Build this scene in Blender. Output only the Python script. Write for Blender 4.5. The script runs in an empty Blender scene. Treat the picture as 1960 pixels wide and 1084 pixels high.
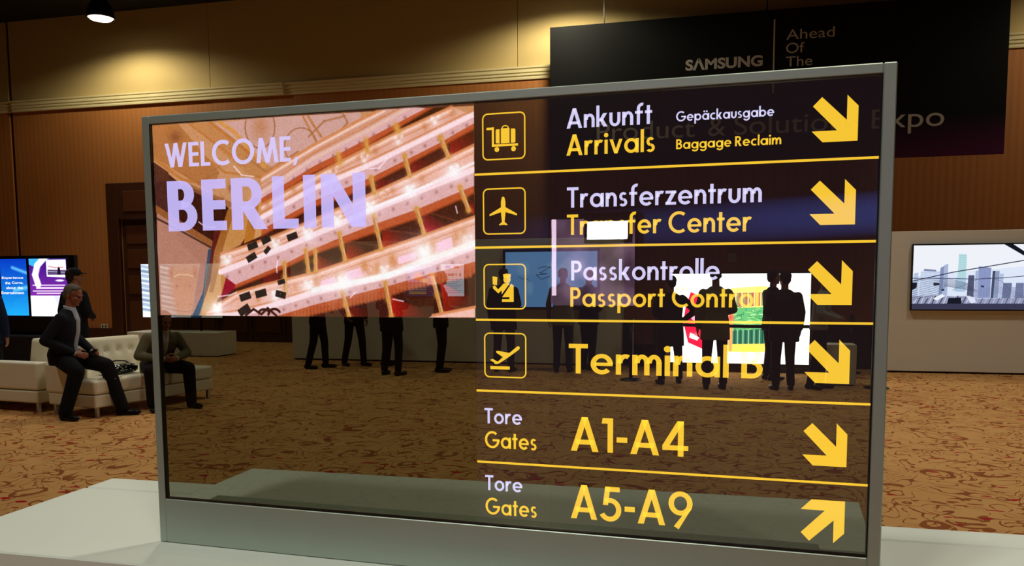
import bpy, bmesh, math, random
import numpy as np
from mathutils import Vector, Matrix
random.seed(7)
C = bpy.context.scene.collection
PI = math.pi

# ---------------------------------------------------------------- camera, world, lights, exposure
YAW, PITCH, ROLL = math.radians(13.8), -0.0889979, 0.0059142
def rot3(y, p, r):
    return (Matrix.Rotation(y, 3, 'Z') @ Matrix.Rotation(p, 3, 'X') @ Matrix.Rotation(r, 3, 'Y'))
R3 = rot3(YAW, PITCH, ROLL)
cam_d = bpy.data.cameras.new('camera'); cam = bpy.data.objects.new('camera', cam_d); C.objects.link(cam)
cam_d.sensor_width = 36; cam_d.lens = 1560/1960*36; cam_d.shift_y = (668-542)/1960
cam_d.clip_start = 0.05; cam_d.clip_end = 200
M = Matrix((R3.col[0], R3.col[2], -R3.col[1])).transposed().to_4x4()
M.translation = Vector((0, 0, 1.68)); cam.matrix_world = M
bpy.context.scene.camera = cam
S = bpy.context.scene
S.view_settings.view_transform = 'Standard'; S.view_settings.look = 'None'
S.view_settings.exposure = 0.0; S.view_settings.gamma = 1.0; S.view_settings.use_curve_mapping = False
w = bpy.data.worlds.new('world'); S.world = w; w.use_nodes = True
w.node_tree.nodes['Background'].inputs[0].default_value = (1.0, .95, .9, 1)
w.node_tree.nodes['Background'].inputs[1].default_value = 0.02

def light(name, kind, loc, power, color=(1, .92, .80), size=.5, target=None, angle=None, blend=.3):
    d = bpy.data.lights.new(name, kind); d.energy = power; d.color = color
    if kind == 'AREA': d.shape = 'DISK'; d.size = size
    if kind == 'SPOT': d.spot_size = angle; d.spot_blend = blend; d.shadow_soft_size = size
    o = bpy.data.objects.new(name, d); C.objects.link(o); o.location = loc
    if target is not None:
        o.rotation_euler = (Vector(target)-Vector(loc)).to_track_quat('-Z', 'Y').to_euler()
    return o
HALL = 430
# rows of recessed downlights in the high ballroom ceiling
for (x, y) in ((-12, 11.5), (-6, 11.5), (0, 11.5), (5, 11.5), (-9, 5), (-3, 6), (3, 6), (8, 8), (-14, 14.5), (-2, -3), (3, -3)):
    light('ceiling_downlight', 'SPOT', (x, y, 8.45), HALL, size=.35, target=(x, y, 0), angle=math.radians(105), blend=.6)
light('podium_downlight', 'SPOT', (-1.4, -.9, 6.5), 300, color=(.95, 1, .92), size=.22, target=(-.6, 1.3, 1.2), angle=math.radians(60), blend=.6)
light('rear_podium_downlight', 'SPOT', (.9, 3.6, 7.5), 330, color=(1, .93, .74), size=.25, target=(0, 1.6, 1.2), angle=math.radians(45), blend=.5)

# ---------------------------------------------------------------- materials
def lin(c):
    if isinstance(c, str): c = tuple(int(c[i:i+2], 16) for i in (0, 2, 4))
    return tuple(((v/255)/12.92 if v/255 <= .04045 else ((v/255+.055)/1.055)**2.4) for v in c) + (1,)
def nodes(name):
    m = bpy.data.materials.new(name); m.use_nodes = True
    nt = m.node_tree; return m, nt, nt.nodes, nt.links
def N(ns, typ, **kw):
    n = ns.new(typ)
    for k, v in kw.items(): setattr(n, k, v)
    return n
def math_node(nt, op, a, b=None, c=None):
    n = nt.nodes.new('ShaderNodeMath'); n.operation = op
    for i, v in enumerate((a, b, c)):
        if v is None: continue
        if isinstance(v, (int, float)): n.inputs[i].default_value = v
        else: nt.links.new(v, n.inputs[i])
    return n.outputs[0]
def mixc(nt, f, a, b):
    n = nt.nodes.new('ShaderNodeMix'); n.data_type = 'RGBA'
    for sock, v in ((n.inputs[0], f), (n.inputs[6], a), (n.inputs[7], b)):
        if isinstance(v, (int, float, tuple)): sock.default_value = v
        else: nt.links.new(v, sock)
    return n.outputs[2]
def noise(nt, scale, detail=3, vec=None, rough=.5, dist=0):
    n = nt.nodes.new('ShaderNodeTexNoise'); n.inputs['Scale'].default_value = scale
    n.inputs['Detail'].default_value = detail; n.inputs['Roughness'].default_value = rough
    n.inputs['Distortion'].default_value = dist
    if vec is not None: nt.links.new(vec, n.inputs['Vector'])
    return n
def objco(nt, scale=(1, 1, 1)):
    t = nt.nodes.new('ShaderNodeTexCoord'); mp = nt.nodes.new('ShaderNodeMapping')
    mp.inputs['Scale'].default_value = scale; nt.links.new(t.outputs['Object'], mp.inputs[0]); return mp.outputs[0]
def plain(name, col, rough=.6, metal=0, grain=.08, gscale=30, bump=0, bscale=200, coat=0, spec=.5):
    m, nt, ns, ln = nodes(name); b = ns['Principled BSDF']
    co = objco(nt); nz = noise(nt, gscale, 4, co)
    c = lin(col); d = tuple(v*(1-grain) for v in c[:3])+(1,); e = tuple(min(1, v*(1+grain)) for v in c[:3])+(1,)
    ln.new(mixc(nt, nz.outputs[0], d, e), b.inputs['Base Color'])
    b.inputs['Roughness'].default_value = rough; b.inputs['Metallic'].default_value = metal
    b.inputs['Specular IOR Level'].default_value = spec
    if coat: b.inputs['Coat Weight'].default_value = coat
    if bump:
        bn = noise(nt, bscale, 2, co); bp = ns.new('ShaderNodeBump'); bp.inputs['Strength'].default_value = bump
        bp.inputs['Distance'].default_value = .002
        ln.new(bn.outputs[0], bp.inputs['Height']); ln.new(bp.outputs[0], b.inputs['Normal'])
    return m
def emit(name, col, strength=1):
    m, nt, ns, ln = nodes(name); ns.remove(ns['Principled BSDF'])
    e = ns.new('ShaderNodeEmission'); e.inputs[0].default_value = lin(col); e.inputs[1].default_value = strength
    ln.new(e.outputs[0], ns['Material Output'].inputs[0]); return m
def emit_add(name, col, strength, through):
    # lit pixels of a see-through panel: they glow and still let part of the background pass
    m, nt, ns, ln = nodes(name); ns.remove(ns['Principled BSDF'])
    e = ns.new('ShaderNodeEmission'); e.inputs[0].default_value = lin(col); e.inputs[1].default_value = strength
    tr = ns.new('ShaderNodeBsdfTransparent'); tr.inputs[0].default_value = (through,)*3+(1,); ad = ns.new('ShaderNodeAddShader')
    ln.new(e.outputs[0], ad.inputs[0]); ln.new(tr.outputs[0], ad.inputs[1]); ln.new(ad.outputs[0], ns['Material Output'].inputs[0]); return m
def emit_image(name, img, strength=1, see_through=False):
    m, nt, ns, ln = nodes(name); ns.remove(ns['Principled BSDF'])
    t = ns.new('ShaderNodeTexImage'); t.image = img; t.extension = 'EXTEND'
    e = ns.new('ShaderNodeEmission'); e.inputs[1].default_value = strength; ln.new(t.outputs[0], e.inputs[0])
    out = e.outputs[0]
    if see_through:
        tr = ns.new('ShaderNodeBsdfTransparent'); ad = ns.new('ShaderNodeAddShader')
        tr.inputs[0].default_value = (.9, .9, .9, 1)
        ln.new(out, ad.inputs[0]); ln.new(tr.outputs[0], ad.inputs[1]); out = ad.outputs[0]
    else:
        g = ns.new('ShaderNodeBsdfGlossy'); g.inputs['Roughness'].default_value = .15
        g.inputs[0].default_value = (.03, .03, .03, 1); ad = ns.new('ShaderNodeAddShader')
        ln.new(out, ad.inputs[0]); ln.new(g.outputs[0], ad.inputs[1]); out = ad.outputs[0]
    ln.new(out, ns['Material Output'].inputs[0]); return m

MAT = {}
def carpet():
    m, nt, ns, ln = nodes('patterned_carpet'); b = ns['Principled BSDF']
    co = objco(nt)
    warp = noise(nt, 1.3, 2, co); vm = ns.new('ShaderNodeVectorMath'); vm.operation = 'MULTIPLY_ADD'
    ln.new(warp.outputs[1], vm.inputs[0]); vm.inputs[1].default_value = (.35, .35, 0); ln.new(co, vm.inputs[2])
    n1 = noise(nt, 1.75, 1.6, vm.outputs[0], .5)
    # contour lines of a soft field: closed loops and swirls
    fr = math_node(nt, 'FRACT', math_node(nt, 'MULTIPLY', n1.outputs[0], 15))
    ds = math_node(nt, 'ABSOLUTE', math_node(nt, 'SUBTRACT', fr, .5))
    wv = noise(nt, 5.5, 1, co)
    wid = math_node(nt, 'MINIMUM', math_node(nt, 'MULTIPLY', math_node(nt, 'SUBTRACT', wv.outputs[0], .40), .6), .085)
    line = math_node(nt, 'LESS_THAN', ds, wid)
    n2 = noise(nt, 3.6, 1, vm.outputs[0], .4); f2 = math_node(nt, 'ABSOLUTE', math_node(nt, 'SUBTRACT', math_node(nt, 'FRACT', math_node(nt, 'MULTIPLY', n2.outputs[0], 7)), .5))
    w2 = math_node(nt, 'MINIMUM', math_node(nt, 'MULTIPLY', math_node(nt, 'SUBTRACT', noise(nt, 3.1, 1, vm.outputs[0]).outputs[0], .47), .8), .07)
    line = math_node(nt, 'MAXIMUM', line, math_node(nt, 'LESS_THAN', f2, w2))
    # open ovals
    vr = ns.new('ShaderNodeTexVoronoi'); vr.inputs['Scale'].default_value = 2.3; ln.new(vm.outputs[0], vr.inputs['Vector'])
    sr = ns.new('ShaderNodeSeparateColor'); ln.new(vr.outputs['Color'], sr.inputs[0])
    rad = math_node(nt, 'MULTIPLY_ADD', sr.outputs[0], .22, .22)
    rw = math_node(nt, 'MINIMUM', math_node(nt, 'MULTIPLY', math_node(nt, 'SUBTRACT', noise(nt, 4.5, 1, co).outputs[0], .42), .30), .045)
    oval = math_node(nt, 'LESS_THAN', math_node(nt, 'ABSOLUTE', math_node(nt, 'SUBTRACT', vr.outputs['Distance'], rad)), rw)
    line = math_node(nt, 'MAXIMUM', line, oval)
    # short dashes
    vo = ns.new('ShaderNodeTexVoronoi'); vo.inputs['Scale'].default_value = 4.4
    mp = ns.new('ShaderNodeMapping'); mp.inputs['Scale'].default_value = (1, 2.6, 1); mp.inputs['Rotation'].default_value = (0, 0, .5)
    ln.new(vm.outputs[0], mp.inputs[0]); ln.new(mp.outputs[0], vo.inputs['Vector'])
    dash = math_node(nt, 'LESS_THAN', vo.outputs['Distance'], .22)
    sp = ns.new('ShaderNodeSeparateColor'); ln.new(vo.outputs['Color'], sp.inputs[0])
    pick = math_node(nt, 'GREATER_THAN', sp.outputs[0], .48)
    dash = math_node(nt, 'MULTIPLY', dash, pick)
    redp = math_node(nt, 'GREATER_THAN', sp.outputs[1], .4)
    base = noise(nt, 1.1, 3, co); fine = noise(nt, 260, 2, co)
    c0 = mixc(nt, base.outputs[0], lin((188, 142, 84)), lin((210, 164, 102)))
    c0 = mixc(nt, math_node(nt, 'MULTIPLY', fine.outputs[0], .35), c0, lin((165, 112, 55)))
    c1 = mixc(nt, line, c0, lin((138, 78, 38)))
    dc = mixc(nt, redp, lin((140, 70, 38)), lin((164, 10, 28)))
    c2 = mixc(nt, dash, c1, dc)
    ln.new(c2, b.inputs['Base Color']); b.inputs['Roughness'].default_value = .95
    b.inputs['Specular IOR Level'].default_value = .1
    bp = ns.new('ShaderNodeBump'); bp.inputs['Strength'].default_value = .3; bp.inputs['Distance'].default_value = .004
    ln.new(fine.outputs[0], bp.inputs['Height']); ln.new(bp.outputs[0], b.inputs['Normal'])
    return m
def wallpaper():
    m, nt, ns, ln = nodes('ribbed_wallpaper'); b = ns['Principled BSDF']
    co = objco(nt)
    wv = ns.new('ShaderNodeTexWave'); wv.inputs['Scale'].default_value = 2.2; wv.inputs['Distortion'].default_value = .6
    wv.inputs['Detail'].default_value = 1; ln.new(co, wv.inputs[0])
    mp = objco(nt, (6, 1, .8)); nz = noise(nt, 1.2, 3, mp)
    big = noise(nt, .35, 2, co)
    c = mixc(nt, wv.outputs[0], lin((172, 110, 52)), lin((182, 118, 58)))
    c = mixc(nt, math_node(nt, 'MULTIPLY', nz.outputs[0], .4), c, lin((150, 92, 42)))
    c = mixc(nt, math_node(nt, 'MULTIPLY', big.outputs[0], .25), c, lin((178, 112, 50)))
    ln.new(c, b.inputs['Base Color']); b.inputs['Roughness'].default_value = .7
    bp = ns.new('ShaderNodeBump'); bp.inputs['Strength'].default_value = .15; bp.inputs['Distance'].default_value = .01
    ln.new(wv.outputs[0], bp.inputs['Height']); ln.new(bp.outputs[0], b.inputs['Normal'])
    return m
def glass_front():
    m, nt, ns, ln = nodes('display_glass'); ns.remove(ns['Principled BSDF'])
    tr = ns.new('ShaderNodeBsdfTransparent'); gl = ns.new('ShaderNodeBsdfGlossy'); gl.inputs['Roughness'].default_value = 0.0
    fr = ns.new('ShaderNodeFresnel'); fr.inputs[0].default_value = 1.52
    mx = ns.new('ShaderNodeMixShader'); ln.new(fr.outputs[0], mx.inputs[0]); ln.new(tr.outputs[0], mx.inputs[1]); ln.new(gl.outputs[0], mx.inputs[2])
    ln.new(mx.outputs[0], ns['Material Output'].inputs[0]); return m
def tint_back(col):
    m, nt, ns, ln = nodes('dark_tinted_oled_layer'); ns.remove(ns['Principled BSDF'])
    tr = ns.new('ShaderNodeBsdfTransparent'); tr.inputs[0].default_value = col
    ln.new(tr.outputs[0], ns['Material Output'].inputs[0]); return m

MAT['carpet'] = carpet(); MAT['wallpaper'] = wallpaper()
MAT['tan'] = plain('tan_wall_paint', (190, 168, 112), .8, grain=.05, gscale=2)
MAT['cream'] = plain('cream_moulding', (222, 212, 166), .6, grain=.03)
MAT['ceiling'] = plain('black_ceiling', (14, 14, 15), .9)
MAT['wood'] = plain('dark_stained_wood', (64, 34, 16), .45, grain=.25, gscale=6)
MAT['woodlight'] = plain('brown_stained_wood', (84, 46, 20), .45, grain=.25, gscale=6)
MAT['panelwhite'] = plain('white_laminate', (220, 216, 198), .55, grain=.02, gscale=3)
MAT['podium'] = plain('off_white_lacquer', (216, 222, 210), .42, grain=.02, gscale=4)
MAT['leather'] = plain('white_leather', (228, 222, 192), .42, grain=.04, gscale=8, bump=.3, bscale=90)
MAT['alu'] = plain('satin_aluminium', (176, 190, 176), .45, metal=.65, grain=.03, gscale=12)
MAT['black'] = plain('black_plastic', (12, 12, 13), .35)
MAT['blackcloth'] = plain('black_drape', (16, 13, 12), .9)
MAT['blackmetal'] = plain('black_powder_coat', (14, 14, 15), .4, metal=.5)
MAT['chrome'] = plain('brushed_steel', (170, 170, 165), .3, metal=.9)
MAT['offwhite'] = plain('off_white_plastic', (205, 198, 170), .5)
MAT['bannerblack'] = plain('black_vinyl_banner', (20, 22, 22), .5, grain=.1, gscale=1)
MAT['bannergrey'] = plain('grey_print', (188, 188, 184), .6)
MAT['yellow'] = emit_add('yellow_pixels', (255, 204, 52), .96, .55)
MAT['lavender'] = emit_add('lavender_white_pixels', (220, 214, 255), .93, .55)
MAT['berlin'] = emit_add('lavender_pixels', (192, 180, 242), 1.0, .18)
MAT['welcome'] = emit_add('pale_lavender_pixels', (214, 202, 252), .95, .12)
MAT['glass'] = glass_front(); MAT['tint'] = tint_back((.27, .285, .225, 1))

# ---------------------------------------------------------------- mesh helpers
def obj(name, bm, mat, parent=None, smooth=False, loc=None, rotz=None):
    me = bpy.data.meshes.new(name)
    if isinstance(bm, bmesh.types.BMesh):
        bm.normal_update(); bm.to_mesh(me); bm.free()
    else:
        me.from_pydata([tuple(v) for v in bm[0]], [], bm[1]); me.update()
    for m in (mat if isinstance(mat, (list, tuple)) else [mat]):
        if m is not None: me.materials.append(MAT[m] if isinstance(m, str) else m)
    if smooth: me.polygons.foreach_set('use_smooth', [True]*len(me.polygons))
    o = bpy.data.objects.new(name, me); C.objects.link(o)
    if parent is not None: o.parent = parent
    if loc is not None: o.location = loc
    if rotz is not None: o.rotation_euler = (0, 0, rotz)
    return o
def tag(o, label, cat, group=None):
    o['label'] = label; o['category'] = cat
    if group: o['group'] = group
    return o
def thing(name, label, cat, loc=(0, 0, 0), rotz=0, group=None):
    o = bpy.data.objects.new(name, None); C.objects.link(o); o.empty_display_size = .1
    o.location = loc; o.rotation_euler = (0, 0, rotz); return tag(o, label, cat, group)
def struct(name, bm, mat, parent=None, **k):
    o = obj(name, bm, mat, parent, **k)
    if parent is None: o['kind'] = 'structure'
    return o
def box(bm, x0, x1, y0, y1, z0, z1, bev=0, mi=0):
    v = [bm.verts.new(p) for p in ((x0, y0, z0), (x1, y0, z0), (x1, y1, z0), (x0, y1, z0), (x0, y0, z1), (x1, y0, z1), (x1, y1, z1), (x0, y1, z1))]
    fs = [bm.faces.new([v[i] for i in f]) for f in ((3, 2, 1, 0), (4, 5, 6, 7), (0, 1, 5, 4), (1, 2, 6, 5), (2, 3, 7, 6), (3, 0, 4, 7))]
    for f in fs: f.material_index = mi
    if bev:
        es = list({e for f in fs for e in f.edges})
        bmesh.ops.bevel(bm, geom=es, offset=bev, segments=3 if bev > .008 else 1, profile=.5, affect='EDGES')
    return fs
def bx(*a, **k):
    bm = bmesh.new(); box(bm, *a, **k); return bm
def prism(bm, pts, z0, z1, bev=0):
    lo = [bm.verts.new((p[0], p[1], z0)) for p in pts]; hi = [bm.verts.new((p[0], p[1], z1)) for p in pts]
    n = len(pts); fs = [bm.faces.new(lo[::-1]), bm.faces.new(hi)]
    for i in range(n): fs.append(bm.faces.new((lo[i], lo[(i+1) % n], hi[(i+1) % n], hi[i])))
    if bev: bmesh.ops.bevel(bm, geom=list({e for f in fs for e in f.edges}), offset=bev, segments=3, profile=.5, affect='EDGES')
def lathe(bm, prof, n=24, c=(0, 0, 0)):
    rings = []
    for r, z in prof:
        rings.append([bm.verts.new((c[0]+max(r, 1e-4)*math.cos(2*PI*i/n), c[1]+max(r, 1e-4)*math.sin(2*PI*i/n), c[2]+z)) for i in range(n)])
    for a, b in zip(rings, rings[1:]):
        for i in range(n): bm.faces.new((a[i], a[(i+1) % n], b[(i+1) % n], b[i]))
    bm.faces.new(rings[0][::-1]); bm.faces.new(rings[-1])
def tube(bm, pts, r, n=8):
    pts = [Vector(p) for p in pts]; rings = []
    for i, p in enumerate(pts):
        t = (pts[min(i+1, len(pts)-1)]-pts[max(i-1, 0)]).normalized()
        a = t.cross(Vector((0, 0, 1)));  a = a if a.length > .05 else t.cross(Vector((0, 1, 0)))
        a.normalize(); b = t.cross(a)
        rr = r[i] if isinstance(r, (list, tuple)) else r
        rings.append([bm.verts.new(p+rr*(a*math.cos(2*PI*k/n)+b*math.sin(2*PI*k/n))) for k in range(n)])
    for a, b in zip(rings, rings[1:]):
        for k in range(n): bm.faces.new((a[k], a[(k+1) % n], b[(k+1) % n], b[k]))
    bm.faces.new(rings[0][::-1]); bm.faces.new(rings[-1])
def picture_plane(name, x0, x1, z0, z1, y, mat, parent, ny=-1):
    """a flat screen face in the local x-z plane with its own uv map"""
    me = bpy.data.meshes.new(name); me.from_pydata([(x0, y, z0), (x1, y, z0), (x1, y, z1), (x0, y, z1)], [], [(0, 1, 2, 3)])
    uv = me.uv_layers.new(name='UVMap')
    for i, c in enumerate(((0, 0), (1, 0), (1, 1), (0, 1))): uv.data[i].uv = c
    me.materials.append(mat); o = bpy.data.objects.new(name, me); C.objects.link(o); o.parent = parent; return o

# ---------------------------------------------------------------- painting of the screens' pictures (numpy)
class Canvas:
    def __init__(s, W, H, col): s.W, s.H = W, H; s.a = np.ones((H, W, 3), np.float32)*np.array(col, np.float32)/255
    def _blend(s, y0, y1, x0, x1, m, col):
        c = np.array(col, np.float32)/255
        s.a[y0:y1, x0:x1] += (c-s.a[y0:y1, x0:x1])*m[..., None]
    def poly(s, pts, col, al=1.0):
        p = np.array(pts, float)*[s.W, s.H]
        x0, y0 = np.floor(p.min(0)).astype(int)-1; x1, y1 = np.ceil(p.max(0)).astype(int)+2
        x0, y0, x1, y1 = max(x0, 0), max(y0, 0), min(x1, s.W), min(y1, s.H)
        if x1 <= x0 or y1 <= y0: return
        acc = np.zeros((y1-y0, x1-x0), np.float32)
        for dx in (.25, .75):
            for dy in (.25, .75):
                X, Y = np.meshgrid(np.arange(x0, x1)+dx, np.arange(y0, y1)+dy)
                ins = np.zeros(X.shape, bool)
                for i in range(len(p)):
                    ax, ay = p[i]; bx_, by = p[(i+1) % len(p)]
                    if ay == by: continue
                    ins ^= ((ay > Y) != (by > Y)) & (X < (bx_-ax)*(Y-ay)/(by-ay)+ax)
                acc += ins*.25
        s._blend(y0, y1, x0, x1, acc*al, col)
    def line(s, pts, wid, col, al=1.0, soft=1.0):
        """wid in fractions of the height"""
        W = wid*s.H
        for a, b in zip(pts, pts[1:]):
            a = np.array(a)*[s.W, s.H]; b = np.array(b)*[s.W, s.H]
            pad = W+2
            x0, x1 = int(max(0, min(a[0], b[0])-pad)), int(min(s.W, max(a[0], b[0])+pad))
            y0, y1 = int(max(0, min(a[1], b[1])-pad)), int(min(s.H, max(a[1], b[1])+pad))
            if x1 <= x0 or y1 <= y0: continue
            X, Y = np.meshgrid(np.arange(x0, x1)+.5, np.arange(y0, y1)+.5)
            d = b-a; L = max(d@d, 1e-6); t = np.clip(((X-a[0])*d[0]+(Y-a[1])*d[1])/L, 0, 1)
            D = np.hypot(X-a[0]-t*d[0], Y-a[1]-t*d[1])
            s._blend(y0, y1, x0, x1, np.clip((W/2-D)/soft+.5, 0, 1).astype(np.float32)*al, col)
    def blob(s, c, rx, ry, col, al=1.0, pw=2.0):
        """soft round spot; radii in fractions of the height"""
        cx, cy = c[0]*s.W, c[1]*s.H; RX, RY = rx*s.H, ry*s.H
        x0, x1 = int(max(0, cx-RX*2.5)), int(min(s.W, cx+RX*2.5)); y0, y1 = int(max(0, cy-RY*2.5)), int(min(s.H, cy+RY*2.5))
        if x1 <= x0 or y1 <= y0: return
        X, Y = np.meshgrid(np.arange(x0, x1)+.5, np.arange(y0, y1)+.5)
        g = np.exp(-(((X-cx)/RX)**2+((Y-cy)/RY)**2)**(pw/2))
        s._blend(y0, y1, x0, x1, g.astype(np.float32)*al, col)
    def fade(s, pts, col, p0, p1, al=1.0):
        """polygon whose colour fades from p0 to p1"""
        keep = s.a.copy(); s.poly(pts, col, al)
        X, Y = np.meshgrid(np.arange(s.W)+.5, np.arange(s.H)+.5); a = np.array(p0)*[s.W, s.H]; d = np.array(p1)*[s.W, s.H]-a
        t = np.clip(((X-a[0])*d[0]+(Y-a[1])*d[1])/(d@d), 0, 1).astype(np.float32)[..., None]; s.a = s.a*(1-t)+keep*t
    def ring(s, c, rx, ry, wid, col, al=1.0, a0=0, a1=360):
        pts = [(c[0]+rx*s.H/s.W*math.cos(math.radians(t)), c[1]+ry*math.sin(math.radians(t))) for t in np.linspace(a0, a1, 25)]
        s.line(pts, wid, col, al)
    def grain(s, amp, seed=1, cell=1):
        rg = np.random.RandomState(seed); g = rg.normal(0, amp, (s.H//cell+1, s.W//cell+1, 1)).astype(np.float32)
        s.a += np.kron(g, np.ones((cell, cell, 1), np.float32))[:s.H, :s.W]
    def blur(s, n=1):
        for _ in range(n):
            a = s.a; s.a = (a+np.roll(a, 1, 0)+np.roll(a, -1, 0)+np.roll(a, 1, 1)+np.roll(a, -1, 1))/5
    def image(s, name):
        im = bpy.data.images.new(name, s.W, s.H); px = np.ones((s.H, s.W, 4), np.float32)
        px[..., :3] = np.clip(s.a[::-1], 0, 1); im.pixels.foreach_set(px.ravel()); im.update(); im.pack(); return im

# ================================================================ THE SETTING
WY = 19.0        # back wall
struct('floor', bx(-26, 14, -9, 24, -.1, 0), 'carpet')
struct('ceiling', bx(-26, 14, -9, 24, 8.66, 8.8), 'ceiling')
# lower wall with the door opening cut out, upper wall, groove at the left pilaster
bm = bmesh.new()
box(bm, -9.75, 13.9, WY, WY+.2, 0, 6.3); box(bm, -18.78, -15.5, WY, WY+.2, 0, 6.3)
box(bm, -15.5, -9.75, WY, WY+.2, 3.95, 6.3); box(bm, -25.9, -18.9, WY, WY+.2, 0, 6.3)
wb = struct('wall_back', bm, 'wallpaper')
bm = bmesh.new(); box(bm, -18.9, -18.78, WY+.06, WY+.2, 0, 8.66)
struct('wall_groove', bm, 'wood', wb)
bm = bmesh.new()
for a, b in ((-25.9, -18.9), (-18.78, -12.615), (-12.6, -4.5), (-4.485, 13.9)): box(bm, a, b, WY, WY+.2, 6.3, 8.66)
struct('upper_wall', bm, 'tan', wb)
def moulding(x0, x1, dy):
    # fluted profile swept along x
    prof = [(0, 6.24), (-.05, 6.24), (-.06, 6.27), (-.06, 6.30), (-.035, 6.31), (-.085, 6.33), (-.09, 6.37), (-.06, 6.38), (-.11, 6.40), (-.115, 6.455), (-.08, 6.465), (-.13, 6.49), (-.14, 6.53), (0, 6.54)]
    bm = bmesh.new(); A = [bm.verts.new((x0, WY+dy+p[0]*.55, p[1])) for p in prof]; B = [bm.verts.new((x1, WY+dy+p[0]*.55, p[1])) for p in prof]
    A0 = [bm.verts.new((x0, WY, 6.24)), bm.verts.new((x0, WY, 6.54))]; 
    for i in range(len(prof)-1): bm.faces.new((A[i], A[i+1], B[i+1], B[i]))
    bm.faces.new(A[::-1]); bm.faces.new(B)
    if dy: box(bm, x0, x1, WY+dy, WY, 6.24, 6.54)
    return bm
struct('trim_1', moulding(-18.72, -10.5, -.05), 'cream')
struct('trim_2', moulding(-10.5, 13.9, 0), 'cream')
struct('trim_3', moulding(-25.9, -18.72, 0), 'cream')
bm = bmesh.new()
box(bm, -18.78, -15.85, WY-.05, WY, 0, .33, .01)
struct('baseboard_left', bm, 'wood')
struct('baseboard_right', bx(-9.2, 13.9, WY-.05, WY, 0, .33, bev=.01), 'wood')
struct('wall_left', bx(-26.1, -25.9, -9, 24, 0, 8.66), 'wallpaper')
struct('wall_right', bx(13.9, 14.1, -9, 24, 0, 8.66), 'wallpaper')
struct('wall_front', bx(-26, 14, -9.2, -9, 0, 8.66), 'wallpaper')
# wide dark wood doorway with three pairs of panelled leaves
bm = bmesh.new()
box(bm, -15.85, -15.5, WY-.09, WY+.05, 0, 4.22, .02); box(bm, -9.75, -9.4, WY-.09, WY+.05, 0, 4.22, .02)
box(bm, -15.5, -9.75, WY-.09, WY+.05, 3.25, 4.22, .02)
dr = struct('door_1', bm, 'wood')
bm = bmesh.new()
for i in range(5):
    x = -15.3+i*1.12
    box(bm, x, x+.98, WY-.12, WY-.08, 3.45, 4.0, .015)
struct('header_panel', bm, 'woodlight', dr)['kind'] = 'stuff'
for i in range(6):
    x0 = -15.5+i*.958; lf = struct('door_leaf', bx(x0+.01, x0+.948, WY+.06, WY+.11, .01, 3.25, bev=.006), 'wood', dr)
    for z0, z1 in ((.25, 1.05), (1.25, 1.75), (1.95, 2.45), (2.6, 3.1)):
        struct('raised_panel', bx(x0+.14, x0+.82, WY+.035, WY+.06, z0, z1, bev=.012), 'woodlight', lf)
    bm = bmesh.new(); hx = x0+(.87 if i % 2 == 0 else .08)
    tube(bm, [(hx, WY+.05, 1.0), (hx, WY+.0, 1.02), (hx, WY+.0, 1.28), (hx, WY+.05, 1.3)], .012)
    struct('door_handle', bm, 'chrome', lf, smooth=True)

# wall outlet and wall plate
t = thing('wall_outlet', 'small cream wall outlet above the baseboard left of the dark doorway', 'outlet', (-16.16, WY, .38))
obj('cover_plate', bx(-.11, .11, -.012, 0, -.06, .06, bev=.004), 'offwhite', t)
for s in (-1, 1): obj('socket', bx(s*.05-.02, s*.05+.02, -.016, -.011, -.03, .03), 'black', t)
t = thing('wall_control_box', 'small pale square control box high on the brown wall, seen above the bright video wall', 'control box', (.42, WY, 2.07))
obj('cover_plate', bx(-.09, .09, -.04, 0, -.1, .1, bev=.008), 'offwhite', t)
obj('control_dial', bx(-.04, .04, -.05, -.04, -.03, .03, bev=.003), 'offwhite', t)

# hanging ceiling lamp with its own spot
def lamp(x, y, z, label, power):
    t = thing('ceiling_lamp', label, 'lamp', (x, y, z), 0)
    bm = bmesh.new(); lathe(bm, [(.05, .62), (.07, .56), (.1, .5), (.2, .40), (.29, .22), (.32, .05), (.33, 0), (.30, .0), (.28, .05), (.2, .2), (.06, .3)], 28)
    obj('lamp_shade', bm, 'blackmetal', t, smooth=True)
    bm = bmesh.new(); lathe(bm, [(.29, .03), (.24, -.02), (.14, -.045), (.001, -.055)], 28)
    obj('glowing_lens', bm, MAT['lampglow'], t, smooth=True)
    bm = bmesh.new(); tube(bm, [(0, 0, .6), (0, 0, 8.66-z)], .02); obj('suspension_rod', bm, 'blackmetal', t)
    bm = bmesh.new()
    for s in (-1, 1): lathe(bm, [(.02, 0), (.02, .05)], 8, (s*.06, -.06, .52))
    obj('mounting_bolt', bm, 'chrome', t)['kind'] = 'stuff'
    l = light('ceiling_lamp_light', 'SPOT', (x, y, z-.1), power, color=(1, .88, .62), size=.12, target=(x, y+.35, 0), angle=math.radians(162), blend=.48)
    return t
MAT['lampglow'] = emit('lamp_lens_glow', (255, 240, 205), 9)
lamp(-14.55, 17.5, 7.98, 'glowing round pendant lamp below the black ceiling above the left wall', 350)
lamp(-3.3, 17.6, 8.0, 'round pendant lamp above the hanging black banner, left of its middle', 460)
lamp(8.4, 17.5, 8.0, 'round pendant lamp on the right beyond the hanging black banner', 420)

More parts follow.
